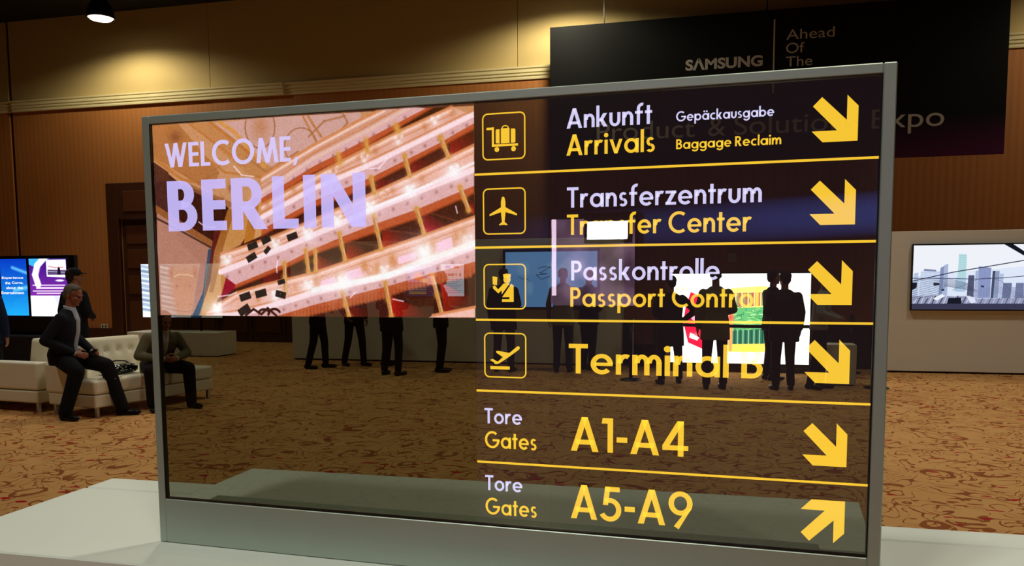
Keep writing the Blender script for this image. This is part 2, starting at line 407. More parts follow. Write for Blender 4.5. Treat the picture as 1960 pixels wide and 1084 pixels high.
# ================================================================ HANGING BANNER
bt = thing('hanging_banner', 'large black banner with grey lettering hanging in front of the wall', 'banner', (-3.58, 18.3, 4.04))
BW, BH = 9.15, 3.12
def banner_mat():
    m, nt, ns, ln = nodes('black_banner_print'); b = ns['Principled BSDF']
    co = objco(nt); sp = ns.new('ShaderNodeSeparateXYZ'); ln.new(co, sp.inputs[0])
    # printed purple tint that fades upward from the lower right corner
    g = math_node(nt, 'SUBTRACT', 1, math_node(nt, 'MULTIPLY', sp.outputs[2], 1.25)); g = math_node(nt, 'MAXIMUM', g, 0)
    gx = math_node(nt, 'MAXIMUM', math_node(nt, 'MULTIPLY', math_node(nt, 'SUBTRACT', sp.outputs[0], 2.5), .2), 0)
    nz = noise(nt, .8, 2, co)
    f = math_node(nt, 'MULTIPLY', math_node(nt, 'MULTIPLY', g, gx), .8)
    c = mixc(nt, f, lin((17, 19, 20)), lin((84, 30, 76))); ln.new(c, b.inputs['Base Color'])
    b.inputs['Roughness'].default_value = .85; b.inputs['Specular IOR Level'].default_value = .15; return m
obj('banner_cloth', bx(0, BW, -.03, .03, 0, BH, bev=.01), banner_mat(), bt)
for x in (1.2, 4.6, 8.0):
    bm = bmesh.new(); tube(bm, [(x, 0, BH), (x, 0, 8.66-4.04)], .012); obj('hanging_cable', bm, 'blackmetal', bt)
def lettering(text, x, z, height, width, parent, y=-.034, mat='bannergrey', bold=0, name='lettering', wide=None):
    cu = bpy.data.curves.new('t', 'FONT'); cu.body = text; cu.size = 1; cu.offset = bold; cu.fill_mode = 'BOTH'
    o = bpy.data.objects.new('t', cu); C.objects.link(o); dg = bpy.context.evaluated_depsgraph_get()
    me = bpy.data.meshes.new_from_object(o.evaluated_get(dg)); bpy.data.objects.remove(o)
    v = np.empty(len(me.vertices)*3); me.vertices.foreach_get('co', v); v = v.reshape(-1, 3)
    mn, mx = v.min(0), v.max(0)
    capn = height/.729 if not bold else height/(mx[1]-mn[1])
    sx = width/(mx[0]-mn[0]); out = np.zeros_like(v)
    out[:, 0] = x+(v[:, 0]-mn[0])*sx; out[:, 1] = y; out[:, 2] = z+(v[:, 1]-(mn[1] if bold else 0))*capn
    me.vertices.foreach_set('co', out.ravel()); me.materials.clear(); me.materials.append(MAT[mat]); me.update()
    q = bpy.data.objects.new(name, me); C.objects.link(q); q.parent = parent; return q
lettering('S\u039bMSUNG', 2.95, 1.99, .24, 1.58, bt, bold=.035, name='brand_lettering')
obj('divider_line', bx(4.735, 4.765, -.036, -.03, 1.42, 2.92), 'bannergrey', bt)
for i, s in enumerate(('Ahead', 'Of', 'The', 'Curve')):
    lettering(s, 4.99, 2.49-i*.272, .215, (.94, .36, .52, .86)[i], bt, name='slogan_lettering')
for s, x_, w_ in (('Product', 1.05, 2.11), ('&', 3.44, .36), ('Solutions', 3.98, 2.46), ('Expo', 6.69, 1.35)):
    lettering(s, x_, .60, .41, w_, bt, name='title_lettering')

# ================================================================ PODIUM
PZ = 1.186
pod = thing('display_podium', 'off-white lacquered podium with a thin rear rim under the transparent display', 'podium', (-1.44, 1.18, 0))
PX = 2.75; PYd = .515
obj('podium_body', bx(0.02, PX-.02, .02, PYd-.02, 0, PZ-.04), 'podium', pod)
obj('podium_top', bx(0, PX, 0, PYd-.095, PZ-.04, PZ, bev=.003), 'podium', pod)
obj('rear_rim', bx(0, PX, PYd-.088, PYd, PZ-.04, PZ, bev=.003), 'podium', pod)
bm = bmesh.new(); prism(bm, [(.365, .24), (1.708, .24), (1.735, PYd+.04), (.365, PYd+.04)], PZ+.0005, PZ+.034, .002); obj('raised_platform', bm, 'podium', pod)

# ================================================================ TRANSPARENT DISPLAY
disp = thing('transparent_display', 'large silver-framed see-through display with yellow airport directions on the podium', 'display', (-0.98496, 1.29883, 1.27355), math.radians(-2.62))
W_, H_ = 1.2096, .6804
bm = bmesh.new(); d0, d1 = -.006, .0055
box(bm, -.016, 0-.0005, d0, d1, -.0868, H_+.0155, .0015)                 # left upright
obj('frame_upright', bm, 'alu', disp)
obj('frame_upright', bx(W_+.0008, W_+.0185, d0, d1, -.0868, H_+.0155, bev=.0015), 'alu', disp)
obj('frame_top_bar', bx(-.0005, W_+.0008, d0, d1, H_+.001, H_+.0155, bev=.0015), 'alu', disp)
obj('frame_bottom_bar', bx(-.0005, W_+.0008, d0, d1, -.0868, -.0035, bev=.0015), 'alu', disp)
bm = bmesh.new()
box(bm, -.0004, .0010, -.0052, .0050, -.003, H_+.0009); box(bm, W_-.0012, W_+.0006, -.0052, .0050, -.003, H_+.0009)
box(bm, .0014, W_-.0016, -.0052, .0050, -.0033, -.0014); box(bm, .0014, W_-.0016, -.0052, .0050, H_-.0001, H_+.0009)
obj('black_gasket', bm, 'black', disp)
obj('rear_foot', bx(.06, W_-.06, .006, .07, -.0530, -.012, bev=.002), 'alu', disp)
obj('screen_background', ([(.6137, .001, -.001), (W_-.001, .001, -.001), (W_-.001, .001, H_-.0004), (.6137, .001, H_-.0004)], [(0, 1, 2, 3)]), emit_add('idle_pixels', (23, 16, 19), 1.0, .97), disp)
# the pane: clear reflecting front, dark tinted oled layer at the back
me = bpy.data.meshes.new('glass_pane')
vs = [(x, y, z) for y in (-.004, .004) for (x, z) in ((.001, -.001), (W_-.001, -.001), (W_-.001, H_), (.001, H_))]
me.from_pydata(vs, [], [(0, 1, 2, 3), (7, 6, 5, 4)]); me.materials.append(MAT['glass']); me.materials.append(MAT['tint'])
me.polygons[1].material_index = 1
o = bpy.data.objects.new('glass_pane', me); C.objects.link(o); o.parent = disp; o['label'] = 'dark tinted see-through glass pane'

# -- a drawn geometric sans (strokes, arcs and bars), cap height 1
SW = .155
def ring_poly(cx, cy, rx, ry, a0=0, a1=360, w=None):
    w = w or SW
    n = max(4, int(abs(a1-a0)/9)); V = []; F = []
    for i in range(n+1):
        t = math.radians(a0+(a1-a0)*i/n); c, s = math.cos(t), math.sin(t)
        V += [(cx+rx*c, cy+ry*s), (cx+(rx-w)*c, cy+(ry-w*(.92 if SW < .2 else .72))*s)]
    for i in range(n): F.append((2*i, 2*i+2, 2*i+3, 2*i+1))
    return V, F
def P4(*p): return list(p), [tuple(range(len(p)))]
def RC(x0, y0, x1, y1): return P4((x0, y0), (x1, y0), (x1, y1), (x0, y1))
def DG(x0, y0, x1, y1, w=None):
    w = w or SW+.02
    return P4((x0, y0), (x0+w, y0), (x1+w, y1), (x1, y1))
def disc(cx, cy, r, n=20): return [(cx+r*math.cos(2*PI*i/n), cy+r*math.sin(2*PI*i/n)) for i in range(n)], [tuple(range(n))]
w = SW; X = .67; RX, RY = .335, .345
def glyph(ch):
    if SW > .2: return bold_glyph(ch)
    o_ = ring_poly(RX, X/2, RX, RY)
    G = {
    'A': ([DG(0, 0, .31, 1), DG(.62, 0, .31, 1), RC(.15, .20, .65, .34)], .80),
    'B': ([RC(0, 0, w, 1), RC(w, 1-w*.92, .27, 1), RC(w, .455, .3, .595), RC(w, 0, .3, w*.92), ring_poly(.27, .735, .25, .265, -90, 90), ring_poly(.30, .29, .28, .29, -90, 90)], .58),
    'C': ([ring_poly(.5, .5, .5, .52, 52, 308)], .82),
    'E': ([RC(0, 0, w, 1), RC(w, 0, .47, .145), RC(w, .43, .46, .575), RC(w, .855, .47, 1)], .47),
    'G': ([ring_poly(.5, .5, .5, .52, 48, 358), RC(.52, .40, .995, .535)], 1.0),
    'I': ([RC(0, 0, w, 1)], w),
    'L': ([RC(0, 0, w, 1), RC(w, 0, .44, .145)], .44),
    'M': ([DG(0, 0, .13, 1, w), DG(.40, 0, .13, 1, w), DG(.40, 0, .66, 1, w), DG(.79, 0, .66, 1, w)], .95),
    'N': ([RC(0, 0, w, 1), RC(.56, 0, .56+w, 1), DG(.52, 0, 0, 1, .19)], .56+w),
    'O': ([ring_poly(.5, .5, .5, .52)], 1.0),
    'P': ([RC(0, 0, w, 1), RC(w, 1-w*.92, .27, 1), RC(w, .40, .27, .54), ring_poly(.27, .70, .27, .30, -90, 90)], .54),
    'R': ([RC(0, 0, w, 1), RC(w, 1-w*.92, .27, 1), RC(w, .42, .27, .56), ring_poly(.27, .71, .27, .29, -90, 90), DG(.42, 0, .17, .46, .2)], .62),
    'T': ([RC(0, .855, .58, 1), RC(.29-w/2, 0, .29+w/2, .86)], .58),
    'W': ([DG(.24, 0, 0, 1, w), DG(.24, 0, .43, 1, w), DG(.62, 0, .43, 1, w), DG(.62, 0, .87, 1, w)], 1.03),
    '1': ([RC(.17, 0, .17+w, 1), P4((0, .84), (.18, .84), (.18, 1), (.03, 1))], .34),
    '4': ([RC(.42, 0, .42+w, 1), RC(0, .17, .70, .31), DG(0, .30, .40, 1, .19)], .70),
    '5': ([RC(.15, .855, .58, 1), DG(.08, .46, .15, 1, w), ring_poly(.29, .33, .34, .345, -152, 122)], .64),
    '9': ([ring_poly(.34, .66, .34, .345), P4((.16, -.0), (.30, -.08), (.665, .56), (.50, .46))], .68),
    '-': ([RC(0, .31, .30, .46)], .30),
    ',': ([DG(0, -.16, .11, .17, .13)], .24),
    'a': ([o_, RC(.53, 0, .53+w, X)], .53+w),
    'b': ([RC(0, 0, w, 1.06), ring_poly(.35, X/2, RX, RY)], .69),
    'c': ([ring_poly(RX, X/2, RX, RY, 55, 305)], .54),
    'd': ([o_, RC(.53, 0, .53+w, 1.06)], .53+w),
    'e': ([ring_poly(RX, X/2, RX, RY, 0, 318), RC(.12, .275, .66, .385)], .67),
    'f': ([RC(.09, 0, .09+w, .80), ring_poly(.36, .79, .27, .27, 78, 180), RC(0, .54, .38, X)], .40),
    'g': ([o_, RC(.53, -.03, .53+w, X), ring_poly(.36, -.04, .325, .27, -160, 0)], .53+w),
    'k': ([RC(0, 0, w, 1.06), DG(.10, .27, .34, X, .2), DG(.36, 0, .13, .40, .2)], .57),
    'i': ([RC(0, 0, w, X), disc(w/2, .88, .105)], w),
    'l': ([RC(0, 0, w, 1.06)], w),
    'm': ([RC(0, 0, w, X), ring_poly(.285, .40, .22, .285, 0, 180), RC(.35, 0, .35+w, .42), ring_poly(.635, .40, .22, .285, 0, 180), RC(.70, 0, .70+w, .42)], .855),
    'n': ([RC(0, 0, w, X), ring_poly(.30, .38, .25, .305, 0, 180), RC(.395, 0, .395+w, .4)], .55),
    'o': ([o_], .67),
    'p': ([RC(0, -.32, w, X), ring_poly(.35, X/2, RX, RY)], .69),
    'r': ([RC(0, 0, w, X), ring_poly(.29, .38, .25, .305, 60, 180)], .40),
    's': ([ring_poly(.225, .475, .19, .205, 35, 262, .135), ring_poly(.215, .185, .205, .2, -145, 85, .135)], .43),
    't': ([RC(.09, 0, .09+w, .92), RC(0, .54, .35, X)], .35),
    'u': ([RC(0, .27, w, X), ring_poly(.275, .28, .275, .295, 180, 360), RC(.395, .27, .395+w, X)], .55),
    'v': ([DG(.23, 0, 0, X, w), DG(.23, 0, .46, X, w)], .615),
    'z': ([RC(0, 0, .5, .135), RC(0, X-.135, .5, X), DG(0, .05, .3, X-.05, .2)], .5),
    ' ': ([], .26)}
    G['\u00e4'] = (G['a'][0]+[disc(.2, .85, .09), disc(.45, .85, .09)], .53+w)
    G['A'] = (G['A'][0], .795)
    return G[ch]
def bold_glyph(ch):
    w, v = .26, .185
    G = {'B': ([RC(0, 0, w, 1), RC(w, .834, .33, 1), RC(w, .424, .36, .606), RC(w, 0, .36, .166), ring_poly(.32, .72, .31, .28, -90, 90, .23), ring_poly(.35, .295, .34, .295, -90, 90, .23)], .69),
         'E': ([RC(0, 0, w, 1), RC(w, 0, .56, v), RC(w, .41, .54, .59), RC(w, 1-v, .56, 1)], .56),
         'R': ([RC(0, 0, w, 1), RC(w, .834, .36, 1), RC(w, .38, .36, .546), ring_poly(.35, .69, .34, .31, -90, 90, .23), DG(.50, 0, .20, .45, .30)], .80),
         'L': ([RC(0, 0, w, 1), RC(w, 0, .56, v)], .56), 'I': ([RC(0, 0, w, 1)], w),
         'N': ([RC(0, 0, w, 1), RC(.66, 0, .66+w, 1), DG(.62, 0, 0, 1, .30)], .66+w)}
    return G[ch]
def flat_mesh(parts, fn):
    V, F = [], []
    for pv, pf in parts:
        b = len(V); V += [fn(*p) for p in pv]; F += [tuple(b+i for i in f) for f in pf]
    return V, F
def sign_text(text, x0, x1, z, cap, mat, name='text_line', y=0.0, heavy=None, gap=.085, label=None):
    global SW, w
    if heavy: SW = w = heavy
    adv, parts = 0, []
    for i, ch in enumerate(text):
        ps, a = glyph(ch)
        for pv, pf in ps: parts.append(([(p[0]+adv, p[1]) for p in pv], pf))
        adv += a+(gap if ch != ' ' and i < len(text)-1 else 0)
    if heavy: SW = w = .155
    s = (x1-x0)/adv
    o = obj(name, flat_mesh(parts, lambda a, b: (x0+a*s, y, z+b*cap)), mat, disp)
    if label: o['label'] = label
    return o
def symbol(name, polys, mat='yellow', y=0.0, label=None):
    o = obj(name, flat_mesh([(list(p), [tuple(range(len(p)))]) if not isinstance(p, tuple) else p for p in polys], lambda a, b: (a, y, b)), mat, disp)
    if label: o['label'] = label
    return o
TY = -.0012
sign_text('WELCOME,', .0277, .2975, .6040, .0425, 'welcome', 'welcome_line', TY, heavy=.175, label='lavender word WELCOME')
sign_text('BERLIN', .0290, .4215, .4905, .0895, 'berlin', 'city_name', TY, heavy=.25, gap=.115, label='large lavender word BERLIN')
sign_text('Ankunft', .7640, .8945, .6322, .0300, 'lavender', 'text_line', label='lavender word Ankunft')
sign_text('Arrivals', .7636, .8992, .5912, .0318, 'yellow', 'text_line', label='yellow word Arrivals')
sign_text('Gep\u00e4ckausgabe', .9299, 1.0683, .6334, .0144, 'lavender', 'text_line', heavy=.165, label='small lavender word for baggage claim')
sign_text('Baggage Reclaim', .9304, 1.0788, .5930, .0144, 'yellow', 'text_line', heavy=.165, label='small yellow words Baggage Reclaim')
sign_text('Transferzentrum', .7644, 1.0538, .5116, .0312, 'lavender', 'text_line', label='lavender word Transferzentrum')
sign_text('Transfer Center', .7644, 1.0402, .4697, .0314, 'yellow', 'text_line', label='yellow words Transfer Center')
sign_text('Passkontrolle', .7713, .9962, .3992, .0306, 'lavender', 'text_line', label='lavender word Passkontrolle')
sign_text('Passport Control', .7699, 1.0527, .3582, .0302, 'yellow', 'text_line', label='yellow words Passport Control')
sign_text('Terminal B', .7675, 1.0602, .2530, .0468, 'yellow', 'text_line', label='large yellow words Terminal B')
for zz in (.1666, .0550): sign_text('Tore', .6266, .6904, zz, .0254, 'lavender', 'text_line', label='small lavender word Tore')
for zz in (.1262, .0149): sign_text('Gates', .6270, .7146, zz, .0274, 'yellow', 'text_line', label='small yellow word Gates')
sign_text('A1-A4', .7709, .9540, .1290, .0548, 'yellow', 'text_line', label='large yellow gate numbers A1-A4')
sign_text('A5-A9', .7710, .9617, .0192, .0552, 'yellow', 'text_line', label='large yellow gate numbers A5-A9')
for zz in (.5684, .4524, .3362, .2204, .1022):
    symbol('divider_line', [[(.6133, zz-.0018), (1.2085, zz-.0018), (1.2085, zz+.0018), (.6133, zz+.0018)]])
AR = [(1.1205, .6432), (1.1325, .6555), (1.1657, .6222), (1.1657, .6565), (1.1805, .6408), (1.1805, .5927), (1.1345, .5927), (1.1196, .6084), (1.1532, .6084)]
for dx, dz in ((0, 0), (0, -.1162), (-.0009, -.2302), (-.0011, -.3438), (-.0013, -.4657)):
    symbol('arrow', [[(a+dx, b+dz) for a, b in AR]])
symbol('arrow', [[(a-.0016, .0762+.5927-b) for a, b in AR][::-1]], label='yellow arrow pointing up right')
def rounded_frame(x0, z0, x1, z1, r, t):
    V, F, k = [], [], 6
    for (cx, cz, a0) in ((x1-r, z1-r, 0), (x0+r, z1-r, 90), (x0+r, z0+r, 180), (x1-r, z0+r, 270)):
        for i in range(k+1):
            a = math.radians(a0+90*i/k); V += [(cx+r*math.cos(a), cz+r*math.sin(a)), (cx+(r-t)*math.cos(a), cz+(r-t)*math.sin(a))]
    n = len(V)//2
    for i in range(n): j = (i+1) % n; F.append((2*i, 2*j, 2*j+1, 2*i+1))
    return V, F
trolley = [[(.10, .645), (.225, .645), (.225, .695), (.10, .695)], [(.225, .29), (.275, .29), (.275, .70), (.225, .70)], [(.23, .285), (.83, .285), (.83, .335), (.23, .335)],
           [(.315, .36), (.405, .35), (.405, .65), (.33, .65), (.315, .63)], [(.435, .35), (.635, .35), (.635, .665), (.435, .665)], [(.665, .35), (.75, .35), (.77, .37), (.77, .63), (.75, .65), (.665, .65)],
           ring_poly(.535, .665, .085, .065, 0, 180, .025), disc(.34, .225, .055), disc(.725, .225, .055)]
plane = [[(.477, .815), (.445, .79), (.425, .70), (.425, .585), (.157, .44), (.157, .40), (.425, .48), (.432, .40), (.447, .27), (.38, .215), (.38, .197), (.477, .205), (.575, .197), (.575, .215), (.508, .27), (.523, .40), (.53, .48), (.797, .40), (.797, .44), (.53, .585), (.53, .70), (.51, .79)]]
officer = [disc(.555, .655, .085), [(.47, .70), (.64, .70), (.645, .765), (.55, .785), (.465, .765)], [(.213, .725), (.33, .71), (.318, .53), (.22, .55)],
           [(.22, .50), (.262, .53), (.345, .44), (.48, .57), (.62, .57), (.43, .33), (.425, .42), (.352, .35), (.225, .46)],
           [(.655, .565), (.71, .52), (.71, .165), (.434, .165), (.434, .225), (.61, .225), (.61, .27), (.44, .27)]]
takeoff = [[(.148, .40), (.21, .415), (.30, .365), (.335, .365), (.448, .46), (.29, .555), (.285, .59), (.345, .595), (.60, .555), (.79, .705), (.83, .705), (.848, .67), (.83, .635), (.58, .46), (.36, .32), (.31, .30), (.25, .305), (.235, .335), (.148, .385)],
           [(.145, .185), (.607, .185), (.607, .255), (.145, .255)]]
for zz, pic, nm in ((.5897, trolley, 'luggage trolley pictogram'), (.4727, plane, 'airplane pictogram'), (.3531, officer, 'passport officer pictogram'), (.2424, takeoff, 'departing airplane pictogram')):
    fr = symbol('pictogram_frame', [rounded_frame(.6270, zz, .6982, zz+.0732, .009, .0022)], label='rounded yellow frame of the '+nm)
    k = .0712; P = []
    for p in pic:
        if isinstance(p, tuple): P.append(([(.6270+a*k, zz+b*k*1.03) for a, b in p[0]], p[1]))
        else: P.append([(.6270+a*k, zz+b*k*1.03) for a, b in p])
    s = symbol('pictogram', P, label='yellow '+nm); s.parent = fr

# ---- the theatre picture in the upper left of the display, painted as flat colour shapes
def theatre():
    c = Canvas(1240, 700, (92, 50, 34))
    cream, pink, gold, brown, maroon, white = (200, 142, 98), (216, 166, 158), (186, 112, 48), (140, 78, 36), (58, 22, 14), (255, 238, 244)
    # painted ceiling with ribs and medallions
    c.poly([(-0.001,-0.0091),(1.0018,0.0104),(1.0016,0.0412),(0.7433,0.1982),(0.5285,0.2818),(0.3937,0.4023),(0.2529,0.5543),(0.1852,0.444),(-0.0014,0.1885)], cream)
    c.poly([(0.2137,0.0103),(0.3684,0.0004),(0.6761,0.0057),(0.6755,0.0453),(0.5308,0.1469),(0.397,0.241),(0.3298,0.2149),(0.2641,0.0835)], (208, 160, 150))
    c.poly([(-0.0012,-0.001),(0.0898,-0.0024),(0.225,0.2596),(0.196,0.3642),(-0.0006,0.1614)], (176, 112, 62))
    c.poly([(0.1257,-0.004),(0.2052,-0.0011),(0.3968,0.2514),(0.3703,0.3094),(0.3116,0.2659),(0.194,0.098)], (192, 130, 78))
    for a, b in (([(0.0177,-0.0206),(0.2425,0.2608),(0.3705,0.2963)], .012), ([(0.1256,0.0013),(0.1857,0.0761),(0.3123,0.2345)], .010), ([(0.1965,-0.002),(0.3636,0.2228)], .016), ([(-0.0026,0.1667),(0.0997,0.2908),(0.2236,0.3179)], .018), ([(0.5092,-0.0126),(0.5324,0.0532),(0.5556,0.1111)], .012), ([(0.493,-0.0169),(0.5422,0.1428)], .010)):
        c.line(a, b, gold, .75, 2)
    c.line([(0.2312,0.0069),(0.2768,0.0586),(0.3311,0.1576),(0.3717,0.2391)], .022, (212, 146, 70), .9, 3)
    c.ring([(0.3624,0.0437)][0], .085, .105, .008, (158, 100, 60), .8)
    c.blob([(0.3641,0.0438)][0], .05, .07, (190, 126, 84), .8); c.blob([(0.0789,0.066)][0], .04, .03, (120, 64, 40), .7)
    c.ring([(0.49,0.1509)][0], .09, .09, .007, (160, 100, 62), .7)
    for q in ([(0.0293,0.0829),(0.0621,0.0188)], [(0.1807,0.2697),(0.2258,0.2278)], [(0.0918,0.2498),(0.1531,0.3079),(0.2163,0.2589)], [(0.3133,0.1874),(0.3795,0.2709),(0.4813,0.1757)], [(0.5152,0.1073),(0.5649,0.0363),(0.6289,0.018)], [(0.5302,0.1799),(0.5956,0.1149),(0.6362,0.0512),(0.6212,-0.0003)]):
        c.line(q, .010, (165, 104, 60), .7, 2)
    # dark stage corner, the pale side curtain and its gilt border
    c.poly([(-0.0014,0.1885),(0.0902,0.3091),(0.1871,0.369),(0.2555,0.4476),(0.305,0.5563),(0.2152,0.6607),(0.0033,0.4621)], maroon)
    c.poly([(-0.0014,0.1885),(0.0501,0.2467),(0.0538,0.629),(-0.0032,0.4343)], (74, 36, 30))
    c.poly([(0.0035,0.4566),(0.0843,0.5205),(0.2017,0.6333),(0.1752,0.8367),(0.1419,1.0102),(-0.0074,1.0125)], (182, 126, 106))
    c.poly([(0.0653,0.5471),(0.1804,0.6327),(0.1733,0.7685),(0.0904,0.6301)], (176, 120, 100))
    c.line([(0.0023,0.4346),(0.0843,0.5205),(0.2085,0.6443)], .034, (150, 88, 46), 1, 2); c.line([(0.0008,0.484),(0.0781,0.5476),(0.1976,0.6548)], .010, (62, 36, 26), .9, 2)
    c.poly([(0.1762,0.6543),(0.1943,0.6439),(0.1791,0.8231),(0.1419,1.0102),(0.1092,1.0107),(0.1526,0.8778)], (52, 74, 96))
    c.line([(0.0974,0.3095),(0.1869,0.377),(0.256,0.4263)], .03, (150, 92, 52), .8, 3)
    # left stage boxes behind gilded pillars
    c.poly([(0.2002,0.5523),(0.3918,0.4939),(0.5262,0.4099),(0.5161,0.9991),(0.142,1.0046)], (92, 26, 22))
    c.poly([(0.2214,0.7691),(0.2725,0.8372),(0.2654,0.9185),(0.2092,0.9051)], (150, 20, 40)); c.poly([(0.3485,0.7707),(0.4292,0.7321),(0.4264,0.8778),(0.3488,0.9181)], (110, 16, 14))
    c.poly([(0.2485,0.4472),(0.3258,0.3984),(0.3079,0.5831),(0.2491,0.7154),(0.2187,0.8778),(0.1673,1.0043),(0.1348,1.0047),(0.1791,0.8231),(0.1975,0.6602)], (196, 136, 74))
    c.poly([(0.2485,0.4472),(0.2728,0.4485),(0.2299,0.6341),(0.1884,0.8778),(0.1741,0.8778),(0.1975,0.6602)], (160, 96, 40))
    c.poly([(0.3178,0.3716),(0.3947,0.3501),(0.3764,0.5855),(0.3554,0.7708),(0.3488,0.9181),(0.2643,0.9647),(0.2729,0.8237),(0.2998,0.6361)], (206, 148, 92))
    c.poly([(0.3258,0.3984),(0.3549,0.3948),(0.3274,0.6369),(0.3048,0.8778),(0.2727,0.9049),(0.2922,0.6627)], (184, 112, 40))
    for p in ([(0.2848,0.8373)], [(0.3008,0.7433)], [(0.313,0.6632)], [(0.3297,0.5308)], [(0.2266,0.5533)], [(0.205,0.7146)], [(0.258,0.3414)], [(0.2302,0.4062)]): c.blob(p[0], .012, .02, (140, 76, 24), .7)
    # curved tiers of boxes: (top rail, ledge bottom, fascia bottom, valance bottom), left to right
    T = [
     ([(0.3622,0.2905),(0.5308,0.1469),(0.6677,0.0445),(0.7458,-0.0088)], [(0.3603,0.3794),(0.5295,0.2206),(0.6903,0.1064),(0.829,-0.0019)], [(0.3599,0.4004),(0.529,0.2512),(0.6055,0.199),(0.7707,0.0774),(0.8662,0.0071)], [(0.3592,0.4319),(0.5284,0.2844),(0.621,0.2255),(0.7827,0.0933),(0.8825,0.0089)], .6),
     ([(0.3592,0.4319),(0.5282,0.2972),(0.7856,0.1059),(0.9383,0.008)], [(0.3576,0.5055),(0.527,0.3689),(0.6896,0.2736),(0.8029,0.1959),(1.0001,0.0577)], [(0.3565,0.5583),(0.526,0.4228),(0.703,0.3197),(0.9003,0.1752),(0.9999,0.0911)], [(0.3558,0.59),(0.5255,0.4511),(0.6182,0.4127),(0.8097,0.2679),(0.9997,0.1173)], .85),
     ([(0.2183,0.677),(0.3846,0.599),(0.5245,0.513),(0.6878,0.4066),(0.806,0.3269),(0.9993,0.189)], [(0.2158,0.7799),(0.429,0.6583),(0.523,0.5984),(0.704,0.4832),(0.8294,0.4101),(0.9986,0.3115)], [(0.2638,0.8372),(0.4275,0.7347),(0.5219,0.6608),(0.6218,0.5967),(0.7252,0.5372),(0.8317,0.4821),(0.9982,0.379)], [(0.2633,0.8561),(0.4271,0.7559),(0.5215,0.6868),(0.731,0.5753),(0.8374,0.5221),(0.998,0.4129)], 1.0),
     ([(0.1626,0.9768),(0.2663,0.8778),(0.3557,0.8376),(0.5199,0.7782),(0.711,0.676),(0.8426,0.6094),(1.0002,0.5198)], [(0.1615,1.0209),(0.2634,1.0028),(0.3634,0.9637),(0.518,0.8883),(0.7468,0.8064),(0.8715,0.7475),(0.9994,0.6686)], [(0.2055,1.0559),(0.3622,1.0175),(0.5171,0.941),(0.7464,0.8472),(0.8711,0.79),(0.999,0.7324)], [(0.2051,1.0696),(0.3617,1.0445),(0.5164,0.978),(0.6329,0.9323),(0.7301,0.8958),(0.7974,0.855),(0.9987,0.7865)], 1.0)]
    def strip(A, B, col, al=1): c.poly(list(A)+list(B)[::-1], col, al)
    # the openings behind the boxes
    strip(T[0][3], T[1][0], (50, 24, 12)); strip(T[1][3], T[2][0], (66, 24, 14)); strip(T[2][3], T[3][0], (62, 26, 16))
    c.poly(list(T[3][3])+[(0.9974,0.9969),(0.2066,1.0092)], (62, 24, 16))
    for q, col in (([(0.7114,0.393),(0.7231,0.3336),(0.806,0.3269)], (150, 24, 20)), ([(0.8167,0.3178),(0.8234,0.2542),(0.9042,0.2363)], (150, 24, 22)), ([(0.9307,0.2337),(0.9342,0.1662),(0.9996,0.1364),(0.9993,0.189)], (160, 26, 22)),
                   ([(0.62,0.72),(0.6262,0.6251),(0.7078,0.6759)], (190, 46, 22)), ([(0.7298,0.6663),(0.7358,0.5603),(0.838,0.6143)], (196, 34, 22)), ([(0.8548,0.5949),(0.8543,0.4906),(0.9282,0.5606)], (196, 24, 40)), ([(0.9844,0.4922),(0.9877,0.4268),(0.9979,0.4226),(0.9974,0.5148)], (176, 26, 20)),
                   ([(0.5249,0.773),(0.528,0.687),(0.5988,0.7351)], (196, 50, 26)), ([(0.6255,0.9975),(0.6344,0.9427),(0.7336,0.9959)], (120, 26, 16)), ([(0.7555,0.9955),(0.7489,0.8932),(0.8195,0.9412),(0.8844,0.9936)], (186, 24, 14)), ([(0.8993,0.8278),(0.9101,0.9782),(0.9977,0.9522),(0.9979,0.915)], (186, 34, 18)), ([(0.3488,0.9181),(0.3605,0.7709),(0.4292,0.7321),(0.4865,0.7935)], (130, 18, 14))):
        c.fade(q, col, q[0], ((q[-1][0]+q[-2][0])/2, (q[-1][1]+q[-2][1])/2-.02), .95)
    for q in ([(0.6262,0.6251),(0.7144,0.6481),(0.7078,0.6759)], [(0.7356,0.5729),(0.8382,0.5968),(0.8425,0.6144)], [(0.8573,0.4908),(0.9578,0.5447),(0.9637,0.5327)]): c.line(q, .008, (120, 60, 40), .5, 3)
    for k, (A, B, Fs, V, br) in enumerate(T):
        strip(Fs, V, (188, 84, 44)); c.line(V, .010, (150, 60, 26), .7, 3)
        strip(A, B, tuple(int(v*(.78+.22*br)) for v in (236, 178, 158))); strip(B, Fs, (222, 172, 172))
        mid = [((a[0]*.5+b[0]*.5), (a[1]*.5+b[1]*.5)) for a, b in zip(A, B)] if len(A) == len(B) else None
        c.line(A, .012, (214, 132, 76), .9, 2); c.line([(p[0], p[1]+.017) for p in A], .010, (255, 214, 190), .8, 2)
        c.line([(p[0], p[1]+.036) for p in A], .006, (206, 130, 84), .7, 2)
        c.line([(p[0], p[1]-.030) for p in B], .007, (206, 124, 70), .8, 2)
        c.line([(p[0], p[1]-.008) for p in B], .028*br, (255, 226, 232) if k else (232, 190, 176), .95, 4)
        for n, (p, q) in enumerate(zip(B, B[1:])):
            L = max(1, int(abs(q[0]-p[0])*26))
            for j in range(L):
                t = (j+.5)/L; s_ = (p[0]+(q[0]-p[0])*t, p[1]+(q[1]-p[1])*t)
                c.blob((s_[0], s_[1]+.028), .008, .009, (150, 90, 84), .7)
                if (j+n) % 2 == 0 and k: c.blob((s_[0], s_[1]-.062), .016, .020, (196, 110, 52), .55)
                if (j+n) % 3 == 0 and k >= 2: c.ring((s_[0]+.012, s_[1]-.066), .026, .020, .005, (214, 140, 90), .6)
